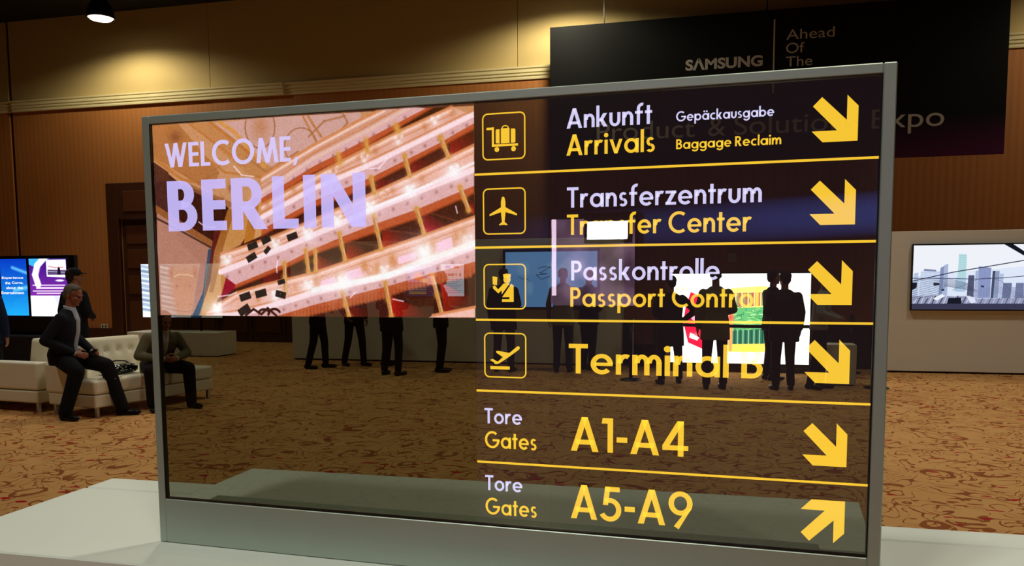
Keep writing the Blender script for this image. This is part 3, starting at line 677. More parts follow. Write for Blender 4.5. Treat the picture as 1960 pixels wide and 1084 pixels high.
    vx = [p[0] for p in T[3][3]]; vy = [p[1] for p in T[3][3]]
    for x_ in np.arange(.38, .99, .011):   # scalloped fringe under the lowest valance
        c.blob((x_, float(np.interp(x_, vx, vy))+.004), .011, .014, (186, 88, 46), .95, 4); c.blob((x_+.0055, float(np.interp(x_, vx, vy))-.012), .004, .02, (140, 60, 30), .6)
    # cartouches on the lowest, brightest parapet
    for q in ([(0.5389,0.8202),(0.585,0.7946),(0.5924,0.8388),(0.5381,0.8673)], [(0.6176,0.7742),(0.6817,0.7443),(0.6874,0.7956),(0.62,0.826)], [(0.7759,0.7054),(0.8298,0.6765),(0.8339,0.7192),(0.7785,0.7459)], [(0.8829,0.6431),(0.9353,0.6102),(0.9393,0.6645),(0.8855,0.6954)]):
        c.poly(q, (255, 206, 232), .9); c.line(list(q)+[q[0]], .006, (226, 160, 130), .8, 2)
    for p in ([(0.5255,0.8358)], [(0.5976,0.8129)], [(0.6769,0.7545)], [(0.7603,0.7203)], [(0.8541,0.6647)], [(0.8798,0.6529)], [(0.947,0.6106)], [(0.9691,0.6015)], [(0.7161,0.7627)]): c.blob(p[0], .018, .032, (202, 122, 50), .8)
    # little columns between the boxes
    def post(q, wd=.022):
        c.line(q, wd, (192, 130, 70), 1, 1.5); c.line([(x_+.003, y_) for x_, y_ in q], wd*.35, (232, 186, 130), .8, 2)
        for t in (0, .5, 1): c.blob((q[0][0]+(q[1][0]-q[0][0])*t, q[0][1]+(q[1][1]-q[0][1])*t), .016, .016, (214, 150, 70), .9)
    for q in ([(0.703,0.3197),(0.7114,0.393)], [(0.8026,0.223),(0.8167,0.3178)], [(0.9064,0.1467),(0.9277,0.2383)], [(0.6027,0.5858),(0.6184,0.7149)], [(0.7085,0.5011),(0.7283,0.6638)], [(0.8348,0.4773),(0.8548,0.5924)], [(0.9589,0.3813),(0.983,0.4922)], [(0.6079,0.8778),(0.6271,0.9974)], [(0.7387,0.8319),(0.7555,0.9955)], [(0.8771,0.7976),(0.9041,0.9858)], [(0.4971,0.668),(0.5035,0.7727)], [(0.4275,0.7321),(0.4281,0.8778)], [(0.5267,0.6687),(0.5266,0.773)]): post(q)
    for q in ([(0.6899,0.1388),(0.6938,0.1939)], [(0.6055,0.199),(0.6096,0.2422)], [(0.7783,0.0781),(0.7856,0.1059)]): post(q, .012)
    c.poly([(0.8799,0.9887),(0.9977,0.9472),(0.9974,0.9969),(0.8647,0.999)], (244, 190, 176)); c.line([(0.8769,0.9887),(0.9977,0.9472)], .014, (224, 140, 90), .9, 2)
    # lamps on the parapets
    def glow(p, r, al=1.0):
        c.blob(p, r*2.6, r*1.7, (255, 226, 236), .55*al, 1.6); c.blob(p, r, r, (255, 255, 255), al)
        c.blob((p[0]-.008, p[1]-.02), .008, .008, (255, 255, 255), al); c.blob((p[0]+.010, p[1]-.024), .007, .008, (255, 255, 255), al)
    for p, r, al in (([(0.8908,0.075)], .012, .8), ([(0.7851,0.1574)], .012, .7), ([(0.6838,0.2381)], .012, .6), ([(0.5879,0.304)], .01, .6), ([(0.9419,0.3073)], .03, 1), ([(0.816,0.3919)], .03, 1), ([(0.698,0.4652)], .028, 1), ([(0.5972,0.5265)], .024, 1), ([(0.5066,0.5953)], .02, .9), ([(0.4007,0.6391)], .02, .9), ([(0.2385,0.7152)], .022, .9), ([(0.5003,0.5794)], .02, .8),
                     ([(0.8539,0.6871)], .045, 1), ([(0.6087,0.8259)], .04, 1), ([(0.5022,0.8462)], .03, .8), ([(0.3955,0.8965)], .03, .9), ([(0.1988,0.9654)], .030, 1), ([(0.7363,0.7758)], .02, .8), ([(0.9791,0.6362)], .04, .6)): glow(p[0], r, al)
    c.line([(0.5184,0.8673),(0.747,0.7937),(0.8536,0.7271),(0.9995,0.6466)], .03, (255, 255, 255), .85, 8); c.line([(0.6853,0.4797),(0.8296,0.3928),(0.9988,0.273)], .016, (255, 250, 255), .8, 6)
    # stage lanterns clamped to the boxes
    for (x_, y_, a_, s_) in [(0.3256,0.6395,0.5,1),(0.3707,0.6117,0.7,0.9),(0.4553,0.5961,0.5,1),(0.3209,0.6981,0.8,1),(0.3731,0.6621,1.3,0.7),(0.2956,0.8994,0.5,1.1),(0.3479,0.8832,0.4,1.1),(0.4126,0.8885,-0.4,1),(0.2905,0.9699,0.9,1.2),(0.4156,0.8246,0.4,0.7)]:
        h, g = .030*s_, .017*s_; ca, sa = math.cos(-a_*.6), math.sin(-a_*.6)
        c.poly([(x_+(u*ca-v*sa)*.56, y_+(u*sa+v*ca)) for u, v in ((-h, -g), (h, -g), (h, g), (-h, g))], (44, 34, 30))
    c.ring([(0.356,0.9853)][0], .03, .02, .012, (60, 26, 20), 1, 180, 360); c.ring([(0.3901,0.9929)][0], .035, .03, .012, (54, 24, 18), 1, 180, 330)
    c.line([(0.2951,0.9969),(0.3219,0.9641),(0.3473,0.9908),(0.3686,0.9583),(0.3985,1.0008)], .012, (62, 26, 20), 1, 1)
    for q in ([(0.2727,0.2314),(0.2975,0.278),(0.3367,0.2887)], [(0.1478,0.5096),(0.1686,0.5348),(0.204,0.5417)], [(0.6989,0.2768),(0.7269,0.2764),(0.7505,0.236),(0.763,0.2197)], [(0.204,0.8997),(0.2449,0.8914),(0.2663,0.8778)], [(0.4059,0.7185),(0.4018,0.7502),(0.403,0.7767)], [(0.6317,0.9038),(0.6481,0.8778)], [(0.7612,0.911),(0.792,0.9211)], [(0.9466,0.4708),(0.9508,0.5028)]): c.line(q, .006, (255, 236, 250), .85, 3)
    c.grain(.022, 3, 3); c.blur(2)
    return c.image('theatre_picture')
pic_mat = emit_image('theatre_picture_pixels', theatre(), 1.0, see_through=True)
o = picture_plane('picture_area', .0016, .6133, .3388, .6802, 0.0006, pic_mat, disp); o['label'] = 'glowing picture of theatre boxes and gilded ceiling'

# ================================================================ EXHIBIT WALLS AND SCREENS
def exhibit_wall(x0, x1, y, h, d, label):
    t = thing('exhibit_wall', label, 'partition', (x0, y, 0), 0, 'white exhibit walls')
    obj('wall_body', bx(0, x1-x0, 0, d, .03, h, bev=.006), 'panelwhite', t)
    obj('recessed_foot', bx(.03, x1-x0-.03, .03, d-.03, 0, .03), 'blackcloth', t); return t
exhibit_wall(-8.33, -1.62, 15.08, 2.38, .45, 'long white exhibit wall behind the glass carrying the blue screen and the posters')
exhibit_wall(2.93, 8.6, 15.0, 2.39, .45, 'white exhibit wall on the right carrying the city skyline screen')
def tv(name, label, x, y, z, w_, h_, mat, rotz=0, d=.06, bez=.018, group=None, cat='screen', bot=None):
    t = thing(name, label, cat, (x, y, z), rotz, group); b2 = bez if bot is None else bot
    bm = bmesh.new(); box(bm, -bez, w_+bez, .012, d, -b2, h_+bez, .004); obj('housing', bm, 'black', t)
    bm = bmesh.new(); box(bm, -bez, 0, -.004, .012, -b2, h_+bez); box(bm, w_, w_+bez, -.004, .012, -b2, h_+bez); box(bm, 0, w_, -.004, .012, h_, h_+bez); box(bm, 0, w_, -.004, .012, -b2, 0)
    obj('bezel', bm, 'black', t)
    picture_plane('lit_picture', 0, w_, 0, h_, .002, mat, t)
    bm = bmesh.new(); box(bm, w_*.3, w_*.7, d, d+.03, h_*.3, h_*.7); obj('wall_bracket', bm, 'blackmetal', t)
    return t
def skyline():
    c = Canvas(1000, 560, (226, 236, 255))
    Z = lambda *p: [((a-325)/725, (b-214)/366) for a, b in p]
    c.poly(Z((325, 214), (1060, 214), (1060, 330), (325, 390)), (244, 248, 255))
    def bld(x0, y0, x1, y1, col, rows=0, k=0):
        c.poly(Z((x0, y0+k), (x1, y0), (x1, y1), (x0-6, y1)), col)
        for i in range(rows):
            yy = y0+8+(y1-y0-8)*i/rows; c.line(Z((x0, yy+k), (x1, yy)), .0035, tuple(int(v*.78) for v in col), .7)
        for i in range(3): xx = x0+(x1-x0)*(i+1)/4; c.line(Z((xx, y0+4), (xx-3, y1)), .003, tuple(int(v*.86) for v in col), .6)
    bld(332, 368, 358, 520, (190, 205, 235), 8, 6); bld(372, 362, 486, 510, (206, 220, 246), 9)
    c.poly(Z((392, 348), (462, 354), (462, 364), (388, 360)), (130, 140, 176)); bld(486, 332, 508, 500, (140, 156, 196), 12, 12); bld(508, 320, 531, 500, (178, 192, 226), 12, 8)
    bld(590, 268, 636, 480, (186, 226, 232), 16, -4); c.poly(Z((578, 400), (636, 400), (636, 478), (572, 478)), (176, 204, 228))
    bld(650, 386, 684, 512, (88, 92, 120), 12); bld(706, 344, 778, 516, (146, 158, 204), 14, -8); bld(690, 360, 708, 516, (176, 188, 224), 9)
    bld(787, 362, 802, 516, (70, 78, 104), 3); bld(802, 362, 826, 516, (150, 164, 200), 18); bld(828, 378, 850, 520, (190, 202, 232), 10)
    bld(850, 430, 898, 530, (112, 122, 158), 10); bld(898, 452, 920, 530, (190, 200, 232), 6); bld(922, 430, 966, 530, (120, 130, 166), 10); bld(970, 400, 1030, 530, (140, 152, 190), 12)
    c.poly(Z((325, 505), (500, 498), (560, 506), (640, 504), (700, 520), (1060, 512), (1060, 552), (325, 552)), (150, 156, 186))
    for i in range(16):
        x_ = 335+i*22; c.line(Z((x_, 548), (x_+18, 520-8*(i % 3))), .014, (40, 42, 60) if i % 2 else (214, 222, 244), .9)
    c.poly(Z((540, 515), (612, 512), (618, 552), (532, 552)), (24, 26, 40)); c.poly(Z((450, 518), (500, 492), (522, 504), (470, 530)), (240, 246, 255)); c.poly(Z((640, 500), (690, 512), (700, 540), (668, 545)), (226, 232, 250))
    for i in range(14): x_ = 700+i*24; c.line(Z((x_, 545), (x_+12, 518)), .010, (48, 50, 70) if i % 2 else (205, 212, 236), .8)
    c.poly(Z((325, 548), (1060, 546), (1060, 585), (325, 585)), (58, 58, 84))
    for i in range(9):
        a = [(325, 430+i*12), (400+i*10, 410+i*10), (520, 402+i*8-i*i*.3), (640+i*8, 430+i*6)]; c.line(Z(*a), .0055, (54, 60, 86), .75)
    for i in range(5): c.line(Z((700, 470+i*12), (820, 452+i*8), (900, 470+i*9), (1000, 520)), .004, (86, 92, 124), .6)
    c.line(Z((325, 418), (420, 398), (560, 368), (740, 340), (964, 304), (1060, 292)), .014, (46, 54, 78)); c.line(Z((325, 402), (480, 402), (700, 408), (840, 402), (1060, 384)), .010, (58, 66, 96))
    c.line(Z((560, 470), (700, 410), (760, 398), (840, 420), (890, 470)), .005, (70, 78, 106), .7)
    c.poly(Z((840, 210), (890, 210), (1060, 318), (1060, 336)), (22, 24, 34)); c.poly(Z((325, 425), (352, 428), (350, 455), (325, 470)), (26, 28, 42)); c.poly(Z((448, 428), (482, 428), (484, 442), (450, 444)), (36, 38, 54))
    c.poly(Z((496, 464), (514, 464), (512, 474), (498, 474)), (40, 42, 58)); c.poly(Z((724, 444), (742, 446), (740, 456), (724, 454)), (44, 46, 66))
    c.grain(.01, 5); c.blur(1); return c.image('skyline_picture')
tv('skyline_screen', 'large wall screen showing a black and white city skyline with towers', 3.262, 14.93, 1.085, 1.89, 1.065, emit_image('skyline_pixels', skyline(), .95), bez=.022)
def worldmap():
    c = Canvas(600, 340, (96, 146, 222)); c.poly([(0, 0), (1, 0), (1, .5), (0, .4)], (104, 152, 226))
    for x_, y_, a, b in ((.2, .3, .09, .12), (.27, .65, .05, .14), (.5, .28, .06, .1), (.52, .55, .07, .15), (.7, .3, .16, .14), (.83, .68, .06, .06)): c.blob((x_, y_), a*1.4, b, (136, 182, 240), .6, 4)
    c.line([(.36, .30), (.42, .27), (.5, .28), (.38, .38), (.46, .40), (.34, .42), (.40, .50), (.49, .44)], .012, (38, 66, 120), .9)
    c.line([(.14, .45), (.2, .50), (.22, .47), (.28, .54)], .010, (44, 74, 130), .8); c.line([(.7, .40), (.78, .33), (.82, .42)], .01, (44, 74, 130), .8)
    return c.image('map_picture')
tv('map_screen', 'light blue map screen on the white exhibit wall behind the glass', -3.80, 14.99, 1.10, 1.74, 1.03, emit_image('map_pixels', worldmap(), 1.5), bez=.05)
def menu(kind):
    c = Canvas(300, 380, (40, 44, 84) if kind == 0 else (190, 204, 236))
    if kind == 0:
        c.poly([(.05, .08), (.95, .05), (.95, .55), (.05, .55)], (120, 130, 196)); c.blob((.38, .36), .13, .14, (228, 120, 44), 1, 6); c.blob((.60, .5), .12, .08, (246, 226, 190), 1, 6)
        c.poly([(.66, .25), (.96, .25), (.96, .34), (.66, .34)], (214, 24, 40)); c.poly([(.66, .36), (.96, .36), (.96, .62), (.66, .62)], (236, 190, 210))
        for i in range(6): c.line([(.08, .62+i*.055), (.62, .62+i*.055)], .014, (210, 200, 160), .7)
        c.line([(.1, .9), (.6, .9)], .05, (190, 150, 60), .8)
    else:
        c.poly([(.2, .05), (.42, .05), (.42, .14), (.2, .14)], (70, 60, 200)); c.poly([(.56, .05), (.78, .05), (.78, .14), (.56, .14)], (190, 50, 90))
        for i in range(8): c.line([(.10, .48+i*.058), (.9-.1*(i % 3), .48+i*.058)], .016, (100, 110, 150), .8)
    return c.image('menu_picture')
t0 = tv('menu_screen', 'food menu screen with a red price tag on the white exhibit wall', -5.79, 15.00, 1.30, .64, .60, emit_image('menu_pixels', menu(0), 1.3), bez=.03)
t1 = tv('menu_screen', 'pale meal offer board reading COMBO 8 on the white exhibit wall', -5.09, 15.00, 1.30, .47, .62, emit_image('combo_pixels', menu(1), 1.5), bez=.02)
MAT['navy'] = emit('navy_pixels', (52, 58, 96), .7)
lettering('COMBO', .05, .385, .055, .28, t1, y=-.002, mat='navy', bold=.02, name='offer_lettering'); lettering('8', .37, .385, .055, .045, t1, y=-.002, mat='navy', bold=.02, name='offer_lettering')
def brightwall():
    c = Canvas(1000, 660, (255, 255, 255))
    U = lambda *p: [((a-1283)/268, (b-524)/176) for a, b in p]
    c.line(U((1283, 556), (1330, 560), (1380, 548), (1440, 541), (1500, 545)), .05, (226, 206, 248), .9, 6)
    c.poly(U((1322, 560), (1352, 572), (1360, 650), (1346, 672), (1318, 660), (1308, 620), (1312, 590)), (226, 18, 60)); c.poly(U((1316, 600), (1340, 592), (1348, 606), (1330, 622)), (238, 150, 196)); c.blob(U((1330, 646))[0], .05, .03, (255, 120, 120), 1); c.poly(U((1322, 640), (1340, 650), (1336, 656), (1320, 650)), (255, 230, 230))
    c.line(U((1312, 625), (1322, 615), (1346, 625)), .02, (150, 10, 40), .9, 2)
    c.poly(U((1400, 552), (1470, 548), (1476, 682), (1398, 682)), (252, 214, 120)); c.poly(U((1404, 562), (1470, 560), (1470, 586), (1404, 590)), (150, 120, 96))
    for i in range(16): x_ = 1406+i*4; c.line(U((x_, 562), (x_, 586)), .012, ((190, 60, 60), (236, 200, 150), (120, 140, 90))[i % 3], .9, 1)
    c.poly(U((1398, 592), (1474, 588), (1480, 634), (1402, 640)), (90, 160, 110)); rg = random.Random(2)
    for i in range(60):
        x_, y_ = rg.uniform(1402, 1476), rg.uniform(590, 636); c.line(U((x_, y_), (x_+rg.uniform(-14, 14), y_+rg.uniform(-6, 6))), .008, rg.choice(((30, 110, 70), (150, 206, 120), (230, 246, 200), (60, 140, 90))), .8, 1)
    c.poly(U((1402, 636), (1482, 630), (1484, 660), (1402, 664)), (40, 96, 80))
    for i in range(15): x_ = 1404+i*5.3; c.line(U((x_, 634), (x_, 662)), .012, (18, 60, 50) if i % 2 else (150, 190, 160), .8, 1)
    c.poly(U((1398, 600), (1406, 600), (1404, 676), (1396, 676)), (240, 140, 90)); c.poly(U((1404, 662), (1484, 660), (1484, 674), (1404, 676)), (250, 190, 90)); c.poly(U((1396, 678), (1500, 676), (1500, 684), (1396, 686)), (236, 210, 250))
    c.blob(U((1400, 610))[0], .04, .04, (230, 60, 60), .8)
    c.blur(2); return c.image('bright_wall_picture')
lw = tv('video_wall', 'very bright floor-standing video wall with red fruit and green grass picture', -.70, 14.56, .15, 2.31, 1.55, emit_image('video_wall_pixels', brightwall(), 7.0), d=.12, bez=.02, bot=.06)
obj('base_plinth', bx(-.05, 2.36, -.02, .3, -.15, -.062, bev=.01), 'black', lw)
bm = bmesh.new()
for x_ in (.4, 1.9): tube(bm, [(x_, .14, -.1), (x_, .14, 1.3)], .03)
obj('rear_post', bm, 'blackmetal', lw)
def animal():
    c = Canvas(800, 450, (150, 166, 186)); U = lambda *p: [((a-268)/162, (b-505)/104) for a, b in p]
    for i in range(34):
        y_ = -.1+i*.045; c.line([(0, y_), (.2, y_+.05), (.42, y_+.12)], .016+.01*(i % 3), ((206, 218, 236), (108, 124, 150), (232, 240, 250), (150, 166, 192))[i % 4], .85, 4)
    c.poly(U((330, 505), (430, 505), (430, 609), (372, 609)), (160, 152, 150)); c.poly(U((390, 505), (402, 505), (388, 609), (366, 609)), (40, 70, 104))
    c.blob(U((354, 545))[0], .30, .34, (168, 124, 92), .9, 5); c.blob(U((354, 580))[0], .25, .28, (186, 142, 116), .9, 5)
    for x_ in (331, 379): c.blob(U((x_, 522))[0], .07, .13, (156, 104, 74), .95, 4); c.blob(U((x_, 524))[0], .03, .07, (104, 66, 50), .8)
    c.line(U((335, 530), (345, 526), (362, 526), (374, 529)), .03, (230, 214, 180), .8, 4)
    for x_ in (341, 367): c.blob(U((x_, 548))[0], .025, .022, (40, 26, 22), .9); c.blob(U((x_, 583))[0], .03, .02, (110, 74, 62), .8)
    c.line(U((332, 594), (354, 598), (376, 594)), .012, (90, 58, 50), .8); c.poly(U((268, 600), (300, 596), (318, 609), (268, 609)), (236, 244, 250))
    c.blob(U((402, 590))[0], .10, .06, (120, 190, 180), .8); c.grain(.02, 8, 2); c.blur(1); return c.image('animal_picture')
t = tv('animal_screen', 'large screen showing an animal head and pale blue streaks above the white plinth', -12.27, 15.62, .82, 1.99, 1.17, emit_image('animal_pixels', animal(), 1.6), bez=.012)
for x_ in (.55, 1.4):
    bm = bmesh.new(); tube(bm, [(x_, .09, -.30), (x_, .09, .6)], .03); obj('support_post', bm, 'blackmetal', t)
t = thing('white_plinth', 'long low white plinth behind the sofa under the animal picture screen', 'plinth', (-12.4, 15.25, 0))
obj('plinth_body', bx(0, 2.2, 0, .75, .02, .515, bev=.005), 'panelwhite', t); obj('recessed_foot', bx(.04, 2.16, .04, .7, 0, .02), 'blackcloth', t)
t = thing('pedestal', 'small pale pedestal standing on the carpet right of the bright video wall', 'pedestal', (1.70, 13.05, 0))
obj('pedestal_body', bx(0, .42, 0, .4, .015, .62, bev=.005), 'panelwhite', t); obj('recessed_foot', bx(.03, .39, .03, .37, 0, .015), 'blackcloth', t)

# the two upright screens at the far left in their dark stand
def blue_slide():
    c = Canvas(300, 460, (10, 70, 200))
    for i in range(46): y_ = i/46; c.poly([(0, y_), (1, y_), (1, y_+.03), (0, y_+.03)], (int(8+20*y_), int(60+110*y_), int(190+50*y_)))
    c.line([(.45, .15), (1, .25)], .05, (120, 210, 255), .8, 18); c.line([(.5, .55), (1, .5)], .07, (120, 220, 255), .7, 22)
    for i in range(9): c.ring((.95, 1.05), .12+.04*i, .1+.035*i, .003, (90, 210, 255), .5)
    return c.image('blue_slide_picture')
def purple_slide():
    c = Canvas(330, 480, (120, 32, 170))
    for i in range(40): y_ = i/64; c.poly([(0, y_), (1, y_), (1, y_+.03), (0, y_+.03)], (int(60+110*y_), int(20+40*y_), int(130+60*y_)))
    c.poly([(0, 0), (.55, 0), (.2, .16), (0, .10)], (60, 180, 250))
    c.line([(.42, -.02), (.22, .12), (.15, .28), (.22, .45)], .11, (255, 250, 255), 1, 8); c.line([(.5, .0), (.3, .14), (.24, .3), (.3, .44)], .008, (226, 170, 250), .8, 3)
    c.poly([(0, .64), (1, .64), (1, 1), (0, 1)], (255, 255, 255)); c.poly([(.62, .64), (1, .66), (1, 1), (.7, .8)], (220, 220, 250), .8)
    c.poly([(.46, .02), (.98, .02), (.98, .33), (.46, .31)], (255, 255, 255)); c.poly([(.49, .19), (.97, .20), (.97, .28), (.49, .28)], (92, 70, 116))
    c.line([(.5, .22), (.97, .24)], .008, (255, 255, 255), .8); c.line([(.52, .13), (.7, .16), (.9, .15)], .016, (200, 80, 90), .7, 3); c.poly([(.74, .28), (.76, .17), (.79, .14), (.82, .17), (.84, .28)], (26, 16, 40))
    c.blob((.8, .38), .08, .02, (255, 255, 255), 1, 6)
    for i, y_ in enumerate((.46, .51, .56, .60)): c.line([(.08+.1*(i % 2), y_), (.92, y_)], .02+.012*(i == 1), (255, 240, 255), .9, 3)
    c.blur(1); return c.image('purple_slide_picture')
st = thing('screen_stand', 'black stand holding the blue and the purple upright screens at far left', 'stand', (-14.5, 13.08, 0))
obj('backboard', bx(0, 2.72, .06, .16, .55, 2.13, bev=.01), 'black', st)
obj('draped_base', bx(.05, 2.67, -.25, .35, 0, .60, bev=.03), 'blackcloth', st)
for x_ in (.4, 2.3):
    bm = bmesh.new(); tube(bm, [(x_, .2, .55), (x_, .2, 1.9)], .03); obj('rear_post', bm, 'blackmetal', st)
s1 = tv('upright_screen', 'blue upright screen with white text lines at the left edge', -13.42, 13.06, .975, .62, 1.09, emit_image('blue_pixels', blue_slide(), 1.15), bez=.02)
s2 = tv('upright_screen', 'purple and white upright screen beside the blue one', -12.745, 13.06, .965, .86, 1.10, emit_image('purple_pixels', purple_slide(), 1.15), bez=.02)
MAT['whitepix'] = emit('white_pixels', (255, 255, 255), 1.1)
for i, s_, x0_, w_ in ((0, 'Experience', .03, .50), (1, 'the', .10, .12), (1, 'Curve,', .26, .26), (2, 'about', .12, .22), (2, 'the', .38, .13), (3, 'Entertainment', .0, .53)):
    lettering(s_, x0_, .70-.095*i, .052, w_, s1, y=-.001, mat='whitepix', bold=.02, name='slide_lettering')

# black draped tables in the background
def draped(x0, x1, y, h, d, label):
    t = thing('draped_table', label, 'table', (x0, y, 0), 0, 'black draped tables'); L = x1-x0
    obj('tabletop', bx(0, L, 0, d, h-.03, h, bev=.008), 'black', t)
    bm = bmesh.new(); n = int(L*14); pts = []
    for i in range(n+1): pts.append((L*i/n, .012*math.sin(i*2.1)+.02))
    for i in range(n+1): pts.append((L-L*i/n, d-.02+.01*math.sin(i*1.7)))
    prism(bm, pts, .01, h-.03); obj('drape', bm, 'blackcloth', t, smooth=False); return t
draped(-1.75, -1.0, 15.3, .80, .7, 'black draped table between the white exhibit wall and the video wall')
draped(1.95, 2.85, 15.4, .78, .6, 'black draped table left of the right exhibit wall, behind the silver frame')
t = thing('side_chair', 'brown-backed chair in front of the black draped table left of the video wall', 'chair', (-1.22, 14.9, 0), 0)
obj('backrest', bx(-.19, .19, -.03, .0, .50, .86, bev=.012), 'woodlight', t); obj('seat', bx(-.2, .2, -.02, .38, .43, .47, bev=.012), 'woodlight', t)
for sx in (-.17, .17):
    for sy in (0, .34):
        bm = bmesh.new(); tube(bm, [(sx, sy, 0), (sx, sy, .5 if sy == 0 else .44)], .014); obj('leg', bm, 'blackmetal', t)

# belt barriers
def stanchion(x, y, label):
    t = thing('belt_stanchion', label, 'stanchion', (x, y, 0), 0, 'black belt stanchions')
    bm = bmesh.new(); lathe(bm, [(.175, 0), (.175, .012), (.15, .025), (.05, .035), (.03, .05)], 28); obj('base_disc', bm, 'blackmetal', t, smooth=False)
    bm = bmesh.new(); lathe(bm, [(.031, .03), (.031, .90)], 16); obj('post', bm, 'blackmetal', t, smooth=True)
    bm = bmesh.new(); lathe(bm, [(.035, .88), (.038, .885), (.038, .985), (.03, 1.0), (.01, 1.005)], 16); obj('belt_head', bm, 'black', t, smooth=True); return t
stanchion(-1.25, 13.1, 'black belt stanchion left of the bright video wall')
stanchion(2.37, 12.85, 'black belt stanchion whose base shows on both sides of the silver frame')
stanchion(2.30, 14.75, 'thin black belt stanchion behind the small pale pedestal')
def belt(a, b, label):
    a, b = Vector(a), Vector(b); n = 14; V, F = [], []
    for i in range(n+1):
        t = i/n; p = a.lerp(b, t); p.z -= .035*4*t*(1-t)
        nn = (b-a).cross(Vector((0, 0, 1))).normalized()*.001
        V += [tuple(p+nn-Vector((0, 0, .025))), tuple(p+nn+Vector((0, 0, .025))), tuple(p-nn+Vector((0, 0, .025))), tuple(p-nn-Vector((0, 0, .025)))]
    for i in range(n):
        for k in range(4): F.append((4*i+k, 4*i+(k+1) % 4, 4*i+4+(k+1) % 4, 4*i+4+k))
    tag(obj('barrier_belt', (V, F), 'blackcloth'), label, 'belt')
belt((-1.215, 13.1, .925), (2.335, 12.85, .925), 'long black barrier belt stretched across in front of the bright video wall')
belt((2.37, 12.885, .925), (2.30, 14.712, .925), 'short black barrier belt running back from the stanchion at the silver frame')

# ================================================================ SOFAS
def oriented(name, label, cat, p, direction, group=None):
    return thing(name, label, cat, p, math.atan2(direction[1], direction[0]), group)
def seat_legs(t, pts):
    for (x, y) in pts:
        bm = bmesh.new(); box(bm, x-.02, x+.02, y-.02, y+.02, 0, .125, .003); obj('leg', bm, 'chrome', t)
# local x runs along the front edge away from the viewer, local y points back
SA = oriented('tufted_sofa', 'white tufted leather corner sofa the two seated men share', 'sofa', (-7.18, 8.22, 0), (.215, 1))
L = 1.86
obj('sofa_base', bx(0, L, 0, .86, .12, .275, bev=.02), 'leather', SA)
obj('seat_cushion', bx(.0, L*.60, -.005, .70, .28, .455, bev=.035), 'leather', SA)
obj('seat_cushion', bx(L*.605, L+.0, -.005, .86, .28, .455, bev=.035), 'leather', SA)
def tufted(x0, x1, y0, z0, z1, th, rows, cols, lean=.10):
    nx, nz = 72, 30; V, F = [], []
    bt = [((i+.5+(.5 if j % 2 else 0))/cols, (j+.6)/(rows+.4)) for j in range(rows) for i in range(cols-(j % 2))]
    for j in range(nz+1):
        for i in range(nx+1):
            u, v = i/nx, j/nz; d = 0
            for (a, b) in bt:
                r = math.hypot((u-a)*(x1-x0), (v-b)*(z1-z0)); d += .035*math.exp(-(r/.05)**2)
            e = min(1, min(u, 1-u)*(x1-x0)/.05, (1-v)*(z1-z0)/.05); rr = .04*(1-math.sqrt(max(0, 1-(1-e)**2)))
            V.append((x0+(x1-x0)*u, y0+lean*v+d+rr, z0+(z1-z0)*v+.0))
    for j in range(nz):
        for i in range(nx): k = j*(nx+1)+i; F.append((k, k+1, k+nx+2, k+nx+1))
    b = len(V); m = nx+1
    edge = [i for i in range(m)]+[j*m+nx for j in range(1, nz+1)]+[nz*m+i for i in range(nx-1, -1, -1)]+[j*m for j in range(nz-1, 0, -1)]
    for k in edge: V.append((V[k][0], y0+th+lean*(V[k][2]-z0)/(z1-z0)*.6, V[k][2]))
    n = len(edge)
    for i in range(n): F.append((edge[i], b+i, b+(i+1) % n, edge[(i+1) % n]))
    F.append(tuple(b+i for i in range(n)))
    return V, F, [(x0+(x1-x0)*a, y0+lean*b_+.028, z0+(z1-z0)*b_) for a, b_ in bt]
V, F, bts = tufted(.22, L*.72, .70, .40, .90, .20, 2, 6)
bk = obj('sofa_back', (V, F), 'leather', SA, smooth=True)
for p in bts:
    bm = bmesh.new(); bmesh.ops.create_icosphere(bm, subdivisions=1, radius=.012, matrix=Matrix.Translation(p)); obj('tuft_button', bm, 'leather', bk, smooth=True)
obj('side_arm', bx(L-.34, L-.12, .60, .88, .45, .64, bev=.03), 'leather', SA)
obj('corner_seat', bx(.0, .9, .705, .90, .28, .455, bev=.03), 'leather', SA)
obj('low_end_back', bx(-.01, .20, .36, .895, .27, .63, bev=.03), 'leather', SA)
seat_legs(SA, [(.06, .05), (L-.06, .05), (.06, .8), (L-.06, .8)])
SCc = oriented('bench_sofa', 'low white leather sofa unit at the left edge of the photo, seen from behind', 'sofa', (-9.92, 8.62, 0), (1, -.12), None)
obj('sofa_base', bx(0, 1.74, 0, .95, .12, .275, bev=.02), 'leather', SCc); obj('seat_cushion', bx(.01, 1.73, .2, .95, .28, .45, bev=.03), 'leather', SCc)
obj('sofa_back', bx(0, 1.74, 0, .20, .285, .63, bev=.025), 'leather', SCc); seat_legs(SCc, [(.05, .05), (1.69, .05), (.05, .88), (1.69, .88)])
SD = oriented('high_back_section', 'taller white sofa back section behind the man in the dark suit', 'sofa', (-9.55, 9.62, 0), (1, .0), None)
V, F, bts = tufted(0, 1.3, 0, .14, .82, .28, 2, 4, .12)
bk = obj('sofa_back', (V, F), 'leather', SD, smooth=True)
for p in bts:
    bm = bmesh.new(); bmesh.ops.create_icosphere(bm, subdivisions=1, radius=.012, matrix=Matrix.Translation(p)); obj('tuft_button', bm, 'leather', bk, smooth=True)
seat_legs(SD, [(.08, .2), (1.2, .2)])

